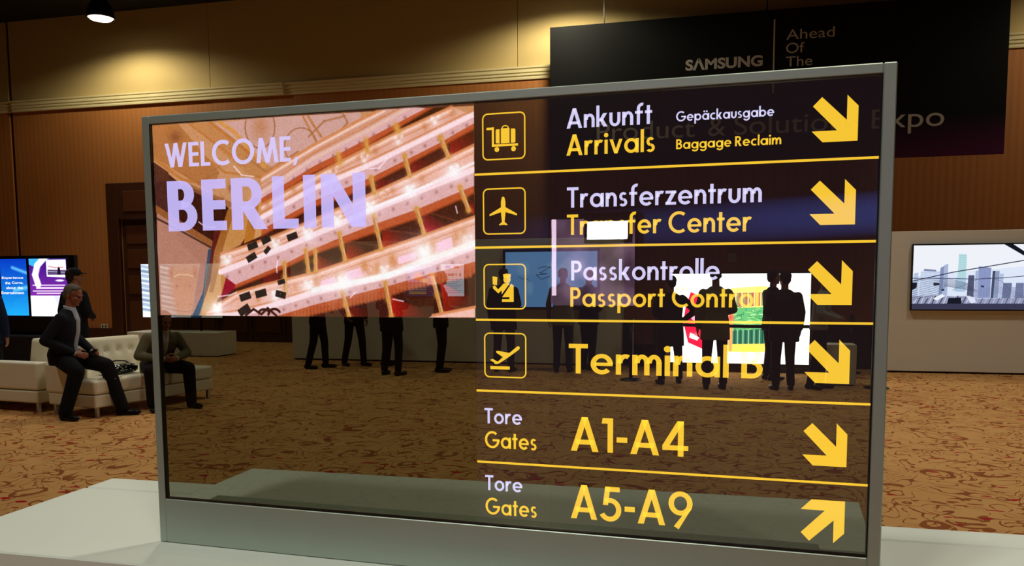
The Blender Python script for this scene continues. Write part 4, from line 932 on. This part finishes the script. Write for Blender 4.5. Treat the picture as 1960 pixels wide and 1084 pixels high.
# things lying on the sofa
def seq_mat():
    m, nt, ns, ln = nodes('black_sequins'); b = ns['Principled BSDF']; co = objco(nt)
    v = ns.new('ShaderNodeTexVoronoi'); v.inputs['Scale'].default_value = 60; ln.new(co, v.inputs[0])
    sp = ns.new('ShaderNodeSeparateColor'); ln.new(v.outputs[1], sp.inputs[0])
    ln.new(mixc(nt, math_node(nt, 'GREATER_THAN', sp.outputs[0], .86), lin((14, 14, 15)), lin((230, 230, 225))), b.inputs['Base Color'])
    b.inputs['Roughness'].default_value = .25; b.inputs['Metallic'].default_value = .4; return m
MAT['sequin'] = seq_mat()
bm = bmesh.new(); bmesh.ops.create_icosphere(bm, subdivisions=4, radius=1)
for v in bm.verts:
    v.co = Vector((math.copysign(abs(v.co.x)**.6, v.co.x)*.24, math.copysign(abs(v.co.y)**.6, v.co.y)*.13, math.copysign(abs(v.co.z)**.7, v.co.z)*.065))
t = thing('sequined_bag', 'glittering black sequined bag lying on the white sofa between the seated men', 'bag', (-7.42, 8.93, .46), math.radians(70))
for v in bm.verts: v.co.z += .066
obj('bag_body', bm, 'sequin', t, smooth=True)
bm = bmesh.new(); tube(bm, [(-.18, 0, .10), (-.12, .03, .15), (0, .04, .165), (.12, .03, .15), (.18, 0, .10)], .009); obj('bag_handle', bm, 'black', t, smooth=True)
bm = bmesh.new(); box(bm, -.1, .1, -.14, .14, 0, .008, .003)
t = tag(obj('magazine', bm, 'offwhite', None, loc=(-7.20, 8.52, .458), rotz=.4), 'thin pale magazine lying on the white sofa beside the sequined bag', 'magazine')

# ================================================================ PEOPLE
PM = {}
def cloth(col, rough=.9, grain=.15, gs=60):
    k = ('c', col)
    if k not in PM: PM[k] = plain('cloth_%02x%02x%02x' % col, col, rough, grain=grain, gscale=gs, spec=.2)
    return PM[k]
def skinm(col=(168, 112, 84)):
    k = ('s', col)
    if k not in PM:
        m = plain('skin_%02x%02x%02x' % col, col, .5, grain=.05, gscale=20); m.node_tree.nodes['Principled BSDF'].inputs['Subsurface Weight'].default_value = .05; PM[k] = m
    return PM[k]
def V3(*a): return Vector(a)
def ball(bm, c, r, rot=None, sub=2):
    r = r if isinstance(r, (tuple, list)) else (r, r, r)
    m = Matrix.Translation(c) @ (rot.to_4x4() if rot else Matrix.Identity(4)) @ Matrix.Diagonal((*r, 1))
    bmesh.ops.create_icosphere(bm, subdivisions=sub, radius=1, matrix=m)
def limb(bm, pts, rad, n=12, caps=True):
    pts = [Vector(p) for p in pts]
    for a, b, ra, rb in zip(pts, pts[1:], rad, rad[1:]):
        t = (b-a); 
        if t.length < 1e-5: continue
        t.normalize(); u = t.cross(Vector((0, .3, 1))).normalized(); v = t.cross(u)
        A = [bm.verts.new(a+ra*(u*math.cos(2*PI*k/n)+v*math.sin(2*PI*k/n))) for k in range(n)]
        B = [bm.verts.new(b+rb*(u*math.cos(2*PI*k/n)+v*math.sin(2*PI*k/n))) for k in range(n)]
        for k in range(n): bm.faces.new((A[k], A[(k+1) % n], B[(k+1) % n], B[k]))
        bm.faces.new(A[::-1]); bm.faces.new(B)
    for i, (p, r) in enumerate(zip(pts, rad)):
        if caps or 0 < i < len(pts)-1: ball(bm, p, r)
def loft(bm, rings, n=20, e=2.3):
    """rings: (centre, right axis * half width, forward axis * half depth)"""
    RR = []
    for c, ax, ay in rings:
        c, ax, ay = Vector(c), Vector(ax), Vector(ay); r = []
        for k in range(n):
            a = 2*PI*k/n; ca, sa = math.cos(a), math.sin(a)
            r.append(bm.verts.new(c+ax*math.copysign(abs(ca)**(2/e), ca)+ay*math.copysign(abs(sa)**(2/e), sa)))
        RR.append(r)
    for a, b in zip(RR, RR[1:]):
        for k in range(n): bm.faces.new((a[k], a[(k+1) % n], b[(k+1) % n], b[k]))
    bm.faces.new(RR[0][::-1]); bm.faces.new(RR[-1])
    bmesh.ops.recalc_face_normals(bm, faces=bm.faces)
def fused(name, bm, mat, parent, vox, smooth=4, s=1.0):
    bmesh.ops.recalc_face_normals(bm, faces=bm.faces)
    for v in bm.verts: v.co *= s
    o = obj(name, bm, mat, parent, smooth=True)
    m = o.modifiers.new('r', 'REMESH'); m.mode = 'VOXEL'; m.voxel_size = vox; m.use_smooth_shade = True
    m2 = o.modifiers.new('s', 'SMOOTH'); m2.factor = .6; m2.iterations = smooth
    return o
def hand(bm, wrist, d, across, side, curl=.5, s=1.0, spread=.1):
    """d: direction of the hand, across: towards the thumb side"""
    d = Vector(d).normalized(); across = (Vector(across)-d*Vector(across).dot(d)).normalized(); nrm = d.cross(across).normalized()*side  # palm side
    rot = Matrix((across, d, nrm)).transposed()
    ball(bm, Vector(wrist)+d*.052*s, (.040*s, .052*s, .017*s), rot); limb(bm, [wrist, Vector(wrist)+d*.03*s], [.027*s, .026*s])
    for i, (off, ln_) in enumerate(((.030, .92), (.010, 1.0), (-.010, .94), (-.029, .75))):
        p = Vector(wrist)+d*(.088-.004*abs(i-1))*s+across*off*s; pts = [Vector(wrist)+d*.05*s+across*off*.8*s, p]; dd = d+across*(spread*(1.5-i)*.5)
        dd.normalize(); ang = 0
        for seg in (.042, .027, .021):
            ang += curl*(.8 if seg == .042 else 1.0); q = dd*math.cos(ang)+nrm*math.sin(ang); p = p+q*seg*ln_*s; pts.append(p)
        limb(bm, pts, [.010*s, .0098*s, .0088*s, .008*s, .0068*s], 8)
    b = Vector(wrist)+d*.028*s+across*.026*s; q = (d*.55+across*.8+nrm*.35).normalized(); q2 = (d*.9+across*.25+nrm*(.3+curl*.4)).normalized()
    limb(bm, [b, b+q*.040*s, b+q*.040*s+q2*.030*s, b+q*.04*s+q2*.052*s], [.014*s, .0115*s, .0100*s, .008*s], 8)
def headparts(bm, hc, R, s=1.0):
    """hc: head centre; R: 3x3, columns right, back, up; face looks along -back"""
    T = lambda x, y, z: hc+R@V3(x, y, z)*s
    def B(x, y, z, r, sub=3, rr=None): ball(bm, T(x, y, z), tuple(v*s for v in r), (R@rr) if rr else R, sub)
    B(0, .022, .030, (.076, .094, .084)); B(0, -.012, .035, (.068, .078, .072)); B(0, -.028, -.035, (.058, .066, .072)); B(0, -.052, -.085, (.034, .036, .028)); B(0, -.035, -.070, (.050, .046, .032))
    B(0, -.078, .022, (.050, .020, .014)); B(.032, -.072, -.022, (.024, .020, .020)); B(-.032, -.072, -.022, (.024, .020, .020))
    B(0, -.096, -.008, (.010, .014, .026)); B(0, -.103, -.026, (.013, .018, .012)); B(0, -.088, -.054, (.024, .014, .013)); B(0, -.084, -.096, (.018, .014, .014))
    for q in (-1, 1): B(q*.078, .016, -.012, (.010, .020, .032))
    return T
def up_(a, b): return (a-b).normalized()
def person(name_label, loc, rotz, J, H=1.78, vox=.011, top=(22, 22, 26), legs=(16, 16, 18), hem=.80, hair=(40, 30, 24), skin=(150, 100, 76), cap=None, group=None, shirt=None, sex='m', vest=False, tie=None, shoes=(12, 12, 12), bald=False, topname='jacket', slim=1.0, collar=None, legw=1.0):
    s = H/1.78; t = thing('person', name_label, 'person', loc, rotz, group)
    g = J; hip, chest, neck, hd = (Vector(g[k]) for k in ('hip', 'chest', 'neck', 'head'))
    right = Vector(g.get('right', (1, 0, 0))).normalized()   # the figure's left in local x (front is -y)
    hr = Vector(g.get('hipright', (1, 0, 0))).normalized()
    fw = right.cross((neck-hip).normalized()).normalized(); 
    fw2 = hr.cross(Vector((0, 0, 1))).normalized()
    shL, shR = neck-up_(neck, hip)*.092+right*.172*slim, neck-up_(neck, hip)*.092-right*.172*slim
    up = (neck-hip).normalized()
    # head frame
    look = Vector(g.get('look', (0, -1, 0))).normalized(); hu = Vector((0, 0, 1)); hrx = (-look).cross(hu)*-1; hrx = hu.cross(look)*-1
    hrx = look.cross(hu).normalized()*-1; hup = hrx.cross(-look)*1; 
    hup = (-look).cross(hrx)*-1; hup = hup if hup.z > 0 else -hup
    R = Matrix((hrx, -look, hup)).transposed()
    # ---- the body: one continuous surface
    bm = bmesh.new()
    loft(bm, [(hip-up*.10, hr*.12, fw2*.08), (hip, hr*.155*slim, fw2*.105), (hip.lerp(chest, .45), right*.13*slim, fw*.09), (chest, right*.15*slim, fw*.105), (neck-up*.08, right*.15*slim, fw*.085), (neck-up*.02, right*.07, fw*.06)])
    limb(bm, [neck-up*.05, neck+(hd-neck)*.35, hd+R@V3(0, .02, -.03)], [.058, .054, .054])
    headparts(bm, hd, R)
    for sd, sh in ((1, shL), (-1, shR)):
        k = 'L' if sd > 0 else 'R'; el, wr = Vector(g['elbow'+k]), Vector(g['wrist'+k])
        limb(bm, [sh, sh.lerp(el, .5), el, el.lerp(wr, .4), wr], [.052, .043, .038, .036, .026])
        dd = Vector(g.get('hand'+k, tuple(wr-el))); ac = Vector(g.get('thumb'+k, (0, -1, .2)))
        d_ = dd.normalized(); side = g.get('palm'+k)
        if side is None:
            nn = d_.cross((ac-d_*ac.dot(d_)).normalized()); side = 1 if (nn.x*-sd > 0) else -1
        hand(bm, wr, dd, ac, side, g.get('curl'+k, .35))
        hp, kn, an = Vector(hip)+hr*.088*sd, Vector(g['knee'+k]), Vector(g['ankle'+k])
        limb(bm, [hp, hp.lerp(kn, .5), kn, kn.lerp(an, .35), an], [.082, .068, .052, .050, .036])
        td = Vector(g.get('toe'+k, (0, -1, 0))).normalized(); 
        limb(bm, [an-V3(0, 0, .035), an+td*.10-V3(0, 0, .05)], [.035, .028])
    fused('body', bm, skinm(skin), t, vox, 3, s)
    # ---- clothes
    cv = max(vox*1.15, .011); bmj = bmesh.new()
    def rg(a, w_, d_, off=0): 
        c = hip+up*a if a < 0 else hip.lerp(chest, a/.34) if a < .34 else chest.lerp(neck, (a-.34)/max(.01, (neck-chest).length))
        return (c+fw*off, (right if a > .1 else hr)*w_*slim, fw*d_)
    hemz = (hip.z-hem)
    fr = 0 if not g.get('seated') else .02
    if g.get('seated'):
        rings = [(hip-V3(0, 0, .10)+fw2*.02, hr*.20*slim, fw2*.155), (hip+V3(0, 0, .03), hr*.195*slim, fw2*.15)]
    else:
        rings = [(hip-V3(0, 0, hemz), hr*.205*slim, fw2*.135), (hip-V3(0, 0, hemz*.4), hr*.20*slim, fw2*.135), (hip+V3(0, 0, .04), hr*.188*slim, fw2*.125)]
    rings += [(hip.lerp(chest, .5), right*.172*slim, fw*.122), (chest, right*.188*slim, fw*.132), (chest.lerp(neck, .55), right*.196*slim, fw*.118), (neck-up*.065, right*.178*slim, fw*.092), (neck-up*.03, right*.115*slim, fw*.082), (neck+up*.010, right*.073, fw*.068)]
    loft(bmj, rings)
    for sd, sh in ((1, shL), (-1, shR)):
        k = 'L' if sd > 0 else 'R'; el, wr = Vector(g['elbow'+k]), Vector(g['wrist'+k])
        if vest: limb(bmj, [sh+V3(0, 0, .0), sh.lerp(el, .12)], [.07, .06])
        else: limb(bmj, [sh, sh.lerp(el, .5), el, el.lerp(wr, .5), el.lerp(wr, .93)], [.068, .064, .060, .053, .045], 14, True)
    jk = fused(topname, bmj, cloth(top, grain=.12), t, cv, 5, s)
    if vest:
        bms = bmesh.new()
        for sd, sh in ((1, shL), (-1, shR)):
            k = 'L' if sd > 0 else 'R'; el, wr = Vector(g['elbow'+k]), Vector(g['wrist'+k]); limb(bms, [sh, sh.lerp(el, .5), el, el.lerp(wr, .9)], [.066, .058, .052, .040])
        loft(bms, [(chest, right*.16, fw*.11), (neck-up*.03, right*.13, fw*.08), (neck+up*.03, right*.066, fw*.062)]); fused('shirt', bms, cloth(vest), t, cv, 4, s)
    if shirt:
        bms = bmesh.new(); o_ = .052
        loft(bms, [(hip+fw2*(o_+.018)+V3(0, 0, .04), hr*.045, fw2*.11), (hip.lerp(chest, .5)+fw*o_, right*.052, fw*.095), (chest+fw*(o_+.002), right*.062, fw*.098), (chest.lerp(neck, .6)+fw*(o_-.004), right*.066, fw*.088), (neck+up*.005+fw*.018, right*.066, fw*.068), (neck+up*.045, right*.064, fw*.066)])
        fused('shirt', bms, cloth(shirt), t, .009, 2, s)
        for k in 'LR':
            el, wr = Vector(g['elbow'+k]), Vector(g['wrist'+k]); bm2 = bmesh.new(); limb(bm2, [el.lerp(wr, .85), el.lerp(wr, .985)], [.039, .036]); fused('shirt_cuff', bm2, cloth(shirt), t, .009, 1, s)
        if tie == 'belt':
            bm2 = bmesh.new(); c_ = hip+fw2*.115+V3(0, 0, .075); ball(bm2, c_, (.05, .022, .02)); fused('belt_buckle', bm2, MAT['black'], t, .008, 1, s)
    elif collar:
        bm2 = bmesh.new(); loft(bm2, [(neck-up*.02+fw*-.005, right*.072, fw*.07), (neck+up*.04, right*.062, fw*.062)]); fused('collar', bm2, cloth(collar), t, .009, 1, s)
    bml = bmesh.new()
    loft(bml, [(hip-V3(0, 0, .09), hr*.15*slim, fw2*.115), (hip-V3(0, 0, .0), hr*.172*slim, fw2*.122), (hip+V3(0, 0, .08), hr*.15*slim, fw2*.108)])
    for sd in (1, -1):
        k = 'L' if sd > 0 else 'R'; hp, kn, an = hip+hr*.092*sd, Vector(g['knee'+k]), Vector(g['ankle'+k])
        limb(bml, [hp, hp.lerp(kn, .5), kn, kn.lerp(an, .5), kn.lerp(an, .98)], [.100*legw, .086*legw, .072*legw, .064*legw, .060*legw], 14)
    fused('trousers', bml, cloth(legs), t, cv, 4, s)
    for k in 'LR':
        an = Vector(g['ankle'+k]); td = Vector(g.get('toe'+k, (0, -1, 0))); td.z = 0; td.normalize(); sx = V3(-td.y, td.x, 0)
        gz = an.z-.085; bm2 = bmesh.new(); rot = Matrix((sx, -td, V3(0, 0, 1))).transposed()
        ball(bm2, V3(an.x, an.y, gz+.035)+td*.095, (.046, .115, .040), rot, 3); ball(bm2, V3(an.x, an.y, gz+.045)-td*.02, (.040, .065, .055), rot, 3)
        for v in bm2.verts: v.co.z = max(v.co.z, gz+.004)
        fused('shoe', bm2, cloth(shoes, .35), t, .009, 2, s)
    T = lambda x, y, z: hd+R@V3(x, y, z)
    if hair and not bald:
        bm2 = bmesh.new()
        for c_, r_ in (((0, .030, .040), (.083, .094, .086)), ((0, -.010, .078), (.070, .074, .045)), ((0, .060, -.012), (.068, .060, .066)), ((.066, .014, .022), (.018, .036, .040)), ((-.066, .014, .022), (.018, .036, .040)), ((0, .065, -.045), (.052, .045, .035))) + ((((0, .05, -.08), (.07, .06, .10)),) if sex == 'f' else ()):
            ball(bm2, T(*c_), r_, R, 3)
        # comb the hairline back from the face
        for v in bm2.verts:
            q = R.transposed()@(v.co-hd)
            lim = -.058 if q.z > .065 else -.010
            if q.y < lim: q.y = lim+(q.y-lim)*.15; v.co = hd+R@q
        fused('hair', bm2, cloth(hair, .8), t, .009, 2, s)
    if cap:
        bm2 = bmesh.new(); ball(bm2, T(0, .012, .055), (.090, .104, .075), R, 3); ball(bm2, T(0, -.11, .045), (.060, .060, .010), R, 3); fused('cap', bm2, cloth(cap), t, .009, 2, s)
    # face: eyes, brows and lips
    for q in (-1, 1):
        bm2 = bmesh.new(); ball(bm2, T(q*.029, -.0885, .000)*1.0, (.0125, .006, .0065), R, 2)
        for v in bm2.verts: v.co *= s
        obj('eye', bm2, MAT['eyes'], t, smooth=True)
        bm2 = bmesh.new(); ball(bm2, T(q*.030, -.092, .020), (.020, .008, .0045), R, 2)
        for v in bm2.verts: v.co *= s
        obj('eyebrow', bm2, cloth(hair or (90, 80, 70)), t, smooth=True)
    bm2 = bmesh.new(); ball(bm2, T(0, -.0975, -.0545), (.021, .006, .0055), R, 2)
    for v in bm2.verts: v.co *= s
    obj('lips', bm2, cloth((134, 70, 62)), t, smooth=True)
    return t
MAT['eyes'] = plain('eyes_dark', (34, 24, 20), .2)
def stand(arms=('down', 'down'), stance=.12, step=0, toe=.18, lean=0, lookx=0, lookz=0, shift=0):
    J = dict(hip=(shift, 0, .95), chest=(shift*.5, -.01-lean*.5, 1.26), neck=(0, .0-lean, 1.49), head=(0, -.022-lean*1.2, 1.655), look=(lookx, -1, lookz))
    for sd, k, arm in ((1, 'L', arms[0]), (-1, 'R', arms[1])):
        st = step*sd
        J['knee'+k] = (sd*stance, -.02-st*.5, .50); J['ankle'+k] = (sd*stance*1.1, .03-st, .085); J['toe'+k] = (sd*toe, -1, 0)
        y = -lean
        if arm == 'down': J['elbow'+k] = (sd*.245, y+.02, 1.16); J['wrist'+k] = (sd*.245, y-.04, .90); J['thumb'+k] = (0, -1, 0)
        if arm == 'pocket': J['elbow'+k] = (sd*.29, y+.08, 1.16); J['wrist'+k] = (sd*.20, y-.04, .95); J['thumb'+k] = (0, -1, 0)
        if arm == 'front': J['elbow'+k] = (sd*.26, y+.0, 1.16); J['wrist'+k] = (sd*.08, y-.23, 1.07); J['thumb'+k] = (0, 0, 1); J['curl'+k] = .7
        if arm == 'fold': J['elbow'+k] = (sd*.25, y-.06, 1.17); J['wrist'+k] = (sd*.03, y-.21, 1.19+.03*sd); J['thumb'+k] = (0, 0, 1); J['curl'+k] = .4
        if arm == 'hip': J['elbow'+k] = (sd*.40, y+.06, 1.20); J['wrist'+k] = (sd*.215, y-.03, 1.03); J['hand'+k] = (-sd*.5, -.5, -.4); J['thumb'+k] = (0, -.3, 1)
        if arm == 'phone': J['elbow'+k] = (sd*.25, y-.04, 1.17); J['wrist'+k] = (sd*.10, y-.27, 1.25); J['thumb'+k] = (0, 0, 1); J['curl'+k] = .8
        if arm == 'back': J['elbow'+k] = (sd*.29, y+.10, 1.17); J['wrist'+k] = (sd*.05, y+.19, .98); J['thumb'+k] = (0, 0, 1)
    return J
D = math.radians
# the two seated men
J1 = dict(seated=1, hip=(0, 0, .72), chest=(.0, -.06, 1.03), neck=(.0, -.10, 1.26), head=(-.0, -.165, 1.435), look=(-.10, -1, -.35), right=(1, .12, 0), hipright=(1, .2, 0),
          kneeR=(-.27, -.30, .56), ankleR=(-.31, -.16, .085), toeR=(-.35, -1, 0), kneeL=(.02, -.50, .60), ankleL=(.04, -.66, .085), toeL=(.1, -1, 0),
          elbowR=(-.30, .03, .92), wristR=(-.15, -.22, .76), elbowL=(.29, .0, .94), wristL=(.09, -.31, .76), handR=(.30, -.9, -.25), handL=(-.4, -.9, -.1), thumbR=(.3, 0, 1), thumbL=(-.3, 0, 1), curlR=.55, curlL=.7)
m1 = person('seated grey-haired man in a dark suit and pale shirt looking down at a phone', (-7.68, 8.30, 0), D(104), J1, 1.84, .0075, slim=1.17, top=(22, 24, 33), legs=(15, 15, 17), hair=(96, 88, 78), skin=(146, 92, 68), legw=1.22, shirt=(176, 186, 198), tie='belt', group=None)
sc = 1.84/1.78
ph = bx(-.036, .036, -.075, .075, -.004, .004, bev=.003)
p_ = tag(obj('smartphone', ph, 'black', None), 'black smartphone in the hands of the man in the dark suit', 'phone')
Rz = Matrix.Rotation(D(104), 4, 'Z'); wp = Matrix.Translation((-7.68, 8.30, 0)) @ Rz @ Vector((-.02*sc, -.35*sc, .765*sc))
p_.location = wp; p_.rotation_euler = (D(-25), D(8), D(108))
J2 = dict(seated=1, hip=(0, 0, .545), chest=(0, -.16, .82), neck=(0, -.26, 1.00), head=(0, -.34, 1.14), look=(0, -1, -.35),
          kneeR=(-.24, -.44, .52), ankleR=(-.22, -.40, .085), toeR=(-.3, -1, 0), kneeL=(.24, -.44, .52), ankleL=(.25, -.46, .085), toeL=(.3, -1, 0),
          elbowR=(-.31, -.24, .70), wristR=(-.08, -.46, .66), elbowL=(.31, -.24, .70), wristL=(.08, -.47, .66), handR=(.8, -.5, -.1), handL=(-.8, -.5, -.1), thumbR=(0, -.2, 1), thumbL=(0, -.2, 1), curlR=.8, curlL=.8)
person('seated man in an olive tweed blazer and dark trousers, half behind the silver frame', (-7.07, 9.22, 0), D(58), J2, 1.78, .009, top=(96, 92, 68), legs=(24, 20, 22), hair=(70, 58, 48), skin=(150, 92, 68), shirt=(186, 182, 176), legw=1.15, slim=1.08)
# standing at the left
person('standing man in a dark suit and cap facing the purple screen, behind the seated man', (-9.14, 10.16, 0), D(170), stand(('down', 'front'), lookx=-.35), 1.84, top=(16, 17, 24), legs=(14, 14, 18), cap=(18, 18, 22), collar=(120, 120, 124), skin=(140, 90, 66))
person('standing man in a dark navy jacket cut off by the left edge', (-9.60, 9.05, 0), D(200), stand(('hip', 'down')), 1.78, top=(24, 34, 62), legs=(18, 18, 22))
# behind the glass, from left to right
person('man in a black suit standing with legs apart below the left of the theatre picture', (-7.05, 13.70, 0), D(95), stand(('front', 'front'), stance=.11, step=.12), 1.80, vox=.013, top=(14, 14, 16), legs=(12, 12, 14))
person('man in black stepping right beside the black-suited man below the theatre picture', (-6.55, 14.20, 0), D(60), stand(('down', 'pocket'), stance=.10, step=.16), 1.78, vox=.013, top=(12, 12, 14), legs=(14, 14, 16))
person('man in black at the back of the middle group below the theatre picture', (-6.0, 14.45, 0), D(100), stand(('phone', 'front')), 1.76, vox=.013, top=(18, 16, 18), legs=(12, 12, 14))
person('broad man in a long black jacket at the front of the middle group', (-5.30, 12.98, 0), D(165), stand(('front', 'fold'), stance=.13, lookx=-.3), 1.80, vox=.013, top=(13, 13, 15), legs=(15, 15, 17), hem=.74, slim=1.08)
person('man in black alone below the meal offer boards', (-4.62, 13.58, 0), D(100), stand(('front', 'front'), stance=.07, toe=.1), 1.78, vox=.013, top=(14, 13, 15), legs=(12, 12, 13), hem=.78)
person('broad man in black jacket and brown trousers at the left of the map screen', (-3.55, 13.86, 0), D(178), stand(('down', 'front'), stance=.12), 1.82, vox=.013, top=(16, 16, 17), legs=(52, 40, 36), hem=.72, slim=1.15)
person('man in a grey vest over a plaid shirt seen from behind before the map screen', (-2.52, 14.0, 0), D(185), stand(('down', 'front'), stance=.10), 1.82, vox=.012, top=(112, 106, 84), legs=(34, 34, 44), vest=(92, 66, 76), hem=.80, topname='vest', hair=(34, 28, 26))
person('man in a dark suit holding his hands before him, right of the vested man', (-2.14, 14.45, 0), D(150), stand(('front', 'front'), stance=.08, lookx=.3), 1.80, vox=.012, top=(26, 24, 30), legs=(20, 20, 24))
person('man in a long black coat at the left edge of the bright video wall', (-.62, 12.8, 0), D(200), stand(('front', 'hip'), stance=.15, step=-.05, lookx=.2), 1.68, vox=.012, top=(14, 14, 15), legs=(12, 12, 13), hem=.62, slim=1.12)
person('man in a khaki jacket standing in front of the red fruit picture', (.05, 12.33, 0), D(190), stand(('down', 'front'), stance=.11, lookx=-.2, toe=-.1), 1.80, vox=.012, top=(104, 102, 62), legs=(30, 24, 26), hem=.72, hair=(30, 26, 26), slim=1.05)
person('dark-suited man with arms folded, left of the pair at the right of the video wall', (.93, 13.55, 0), D(120), stand(('fold', 'fold'), stance=.08), 1.76, vox=.012, top=(18, 16, 18), legs=(14, 14, 14), hair=(24, 20, 20))
person('dark-suited man seen from behind, right of the pair before the video wall', (1.02, 12.42, 0), D(190), stand(('front', 'down'), stance=.10, lookx=.2), 1.74, vox=.012, top=(34, 32, 34), legs=(20, 18, 20), hem=.72, hair=(18, 16, 16), slim=1.12)
person('man in a pale grey shirt and black trousers right of the video wall', (1.52, 12.62, 0), D(75), stand(('front', 'front'), stance=.09, lean=.06, step=.06), 1.72, vox=.012, top=(148, 150, 150), legs=(13, 13, 15), hem=.90, topname='shirt_top', hair=(40, 36, 34))

# ================================================================ WHAT THE GLASS REFLECTS: glowing objects added behind the viewer, shaped after their reflections
MAT['lamp_white'] = emit('light_panel_glow', (255, 250, 255), 34)
t = thing('light_panel', 'bright white ceiling light panel mirrored in the glass above the Transfer Center line', 'lamp', (-.93, -2.22, 1.90), D(180-2))
obj('diffuser', bx(-.13, .11, -.01, .0, -.01, .095, bev=.004), 'lamp_white', t); obj('housing', bx(-.15, .13, 0, .05, -.03, .115, bev=.004), 'blackmetal', t)
def led_mat():
    m, nt, ns, ln = nodes('pink_led_column_glow'); ns.remove(ns['Principled BSDF']); co = objco(nt)
    nz = noise(nt, 5, 4, co); e = ns.new('ShaderNodeEmission'); ln.new(mixc(nt, nz.outputs[0], lin((176, 128, 184)), lin((236, 190, 226))), e.inputs[0])
    ln.new(math_node(nt, 'MULTIPLY', math_node(nt, 'POWER', nz.outputs[0], 2.5), 22.0), e.inputs[1]); ln.new(e.outputs[0], ns['Material Output'].inputs[0]); return m
t = thing('led_column', 'pink glowing column of a stand mirrored in the glass over the map screen', 'column', (-1.03, -2.32, 0), D(178))
obj('glowing_face', bx(-.25, .26, 0, .01, 1.50, 2.02), led_mat(), t)
MAT['led_edge'] = emit('column_edge_glow', (250, 220, 246), 24)
obj('bright_edge', bx(.225, .25, -.02, .0, 1.56, 2.02, bev=.003), 'led_edge', t)
obj('column_body', bx(-.27, .28, .012, .25, 0, 2.06, bev=.01), 'blackmetal', t)
def blue_mat():
    m, nt, ns, ln = nodes('blue_band_glow'); ns.remove(ns['Principled BSDF']); co = objco(nt)
    sp = ns.new('ShaderNodeSeparateXYZ'); ln.new(co, sp.inputs[0])
    g = math_node(nt, 'SUBTRACT', 1, math_node(nt, 'POWER', math_node(nt, 'ABSOLUTE', math_node(nt, 'MULTIPLY', sp.outputs[2], 4.2)), 2.0)); g = math_node(nt, 'MAXIMUM', g, 0)
    gx = math_node(nt, 'ADD', math_node(nt, 'MULTIPLY', sp.outputs[0], -.19), .42)
    e = ns.new('ShaderNodeEmission'); e.inputs[0].default_value = lin((92, 120, 232)); ln.new(math_node(nt, 'MULTIPLY', math_node(nt, 'MULTIPLY', g, gx), 4.2), e.inputs[1])
    ln.new(e.outputs[0], ns['Material Output'].inputs[0]); return m
t = thing('blue_glow_band', 'long blue glowing band added behind the viewer, mirrored softly in the glass', 'banner', (-1.28, -6.7, 2.22), D(178.7))  # added band with posts, stands in for blue light mirrored in the glass
o = obj('glowing_band', bx(-2.25, 2.25, -.01, 0, -.24, .24), blue_mat(), t); o.rotation_euler = (0, D(2.2), 0)
for x_ in (-2.2, 2.2):
    obj('support_post', bx(x_-.03, x_+.03, .01, .07, -2.12, .3), 'blackmetal', t)
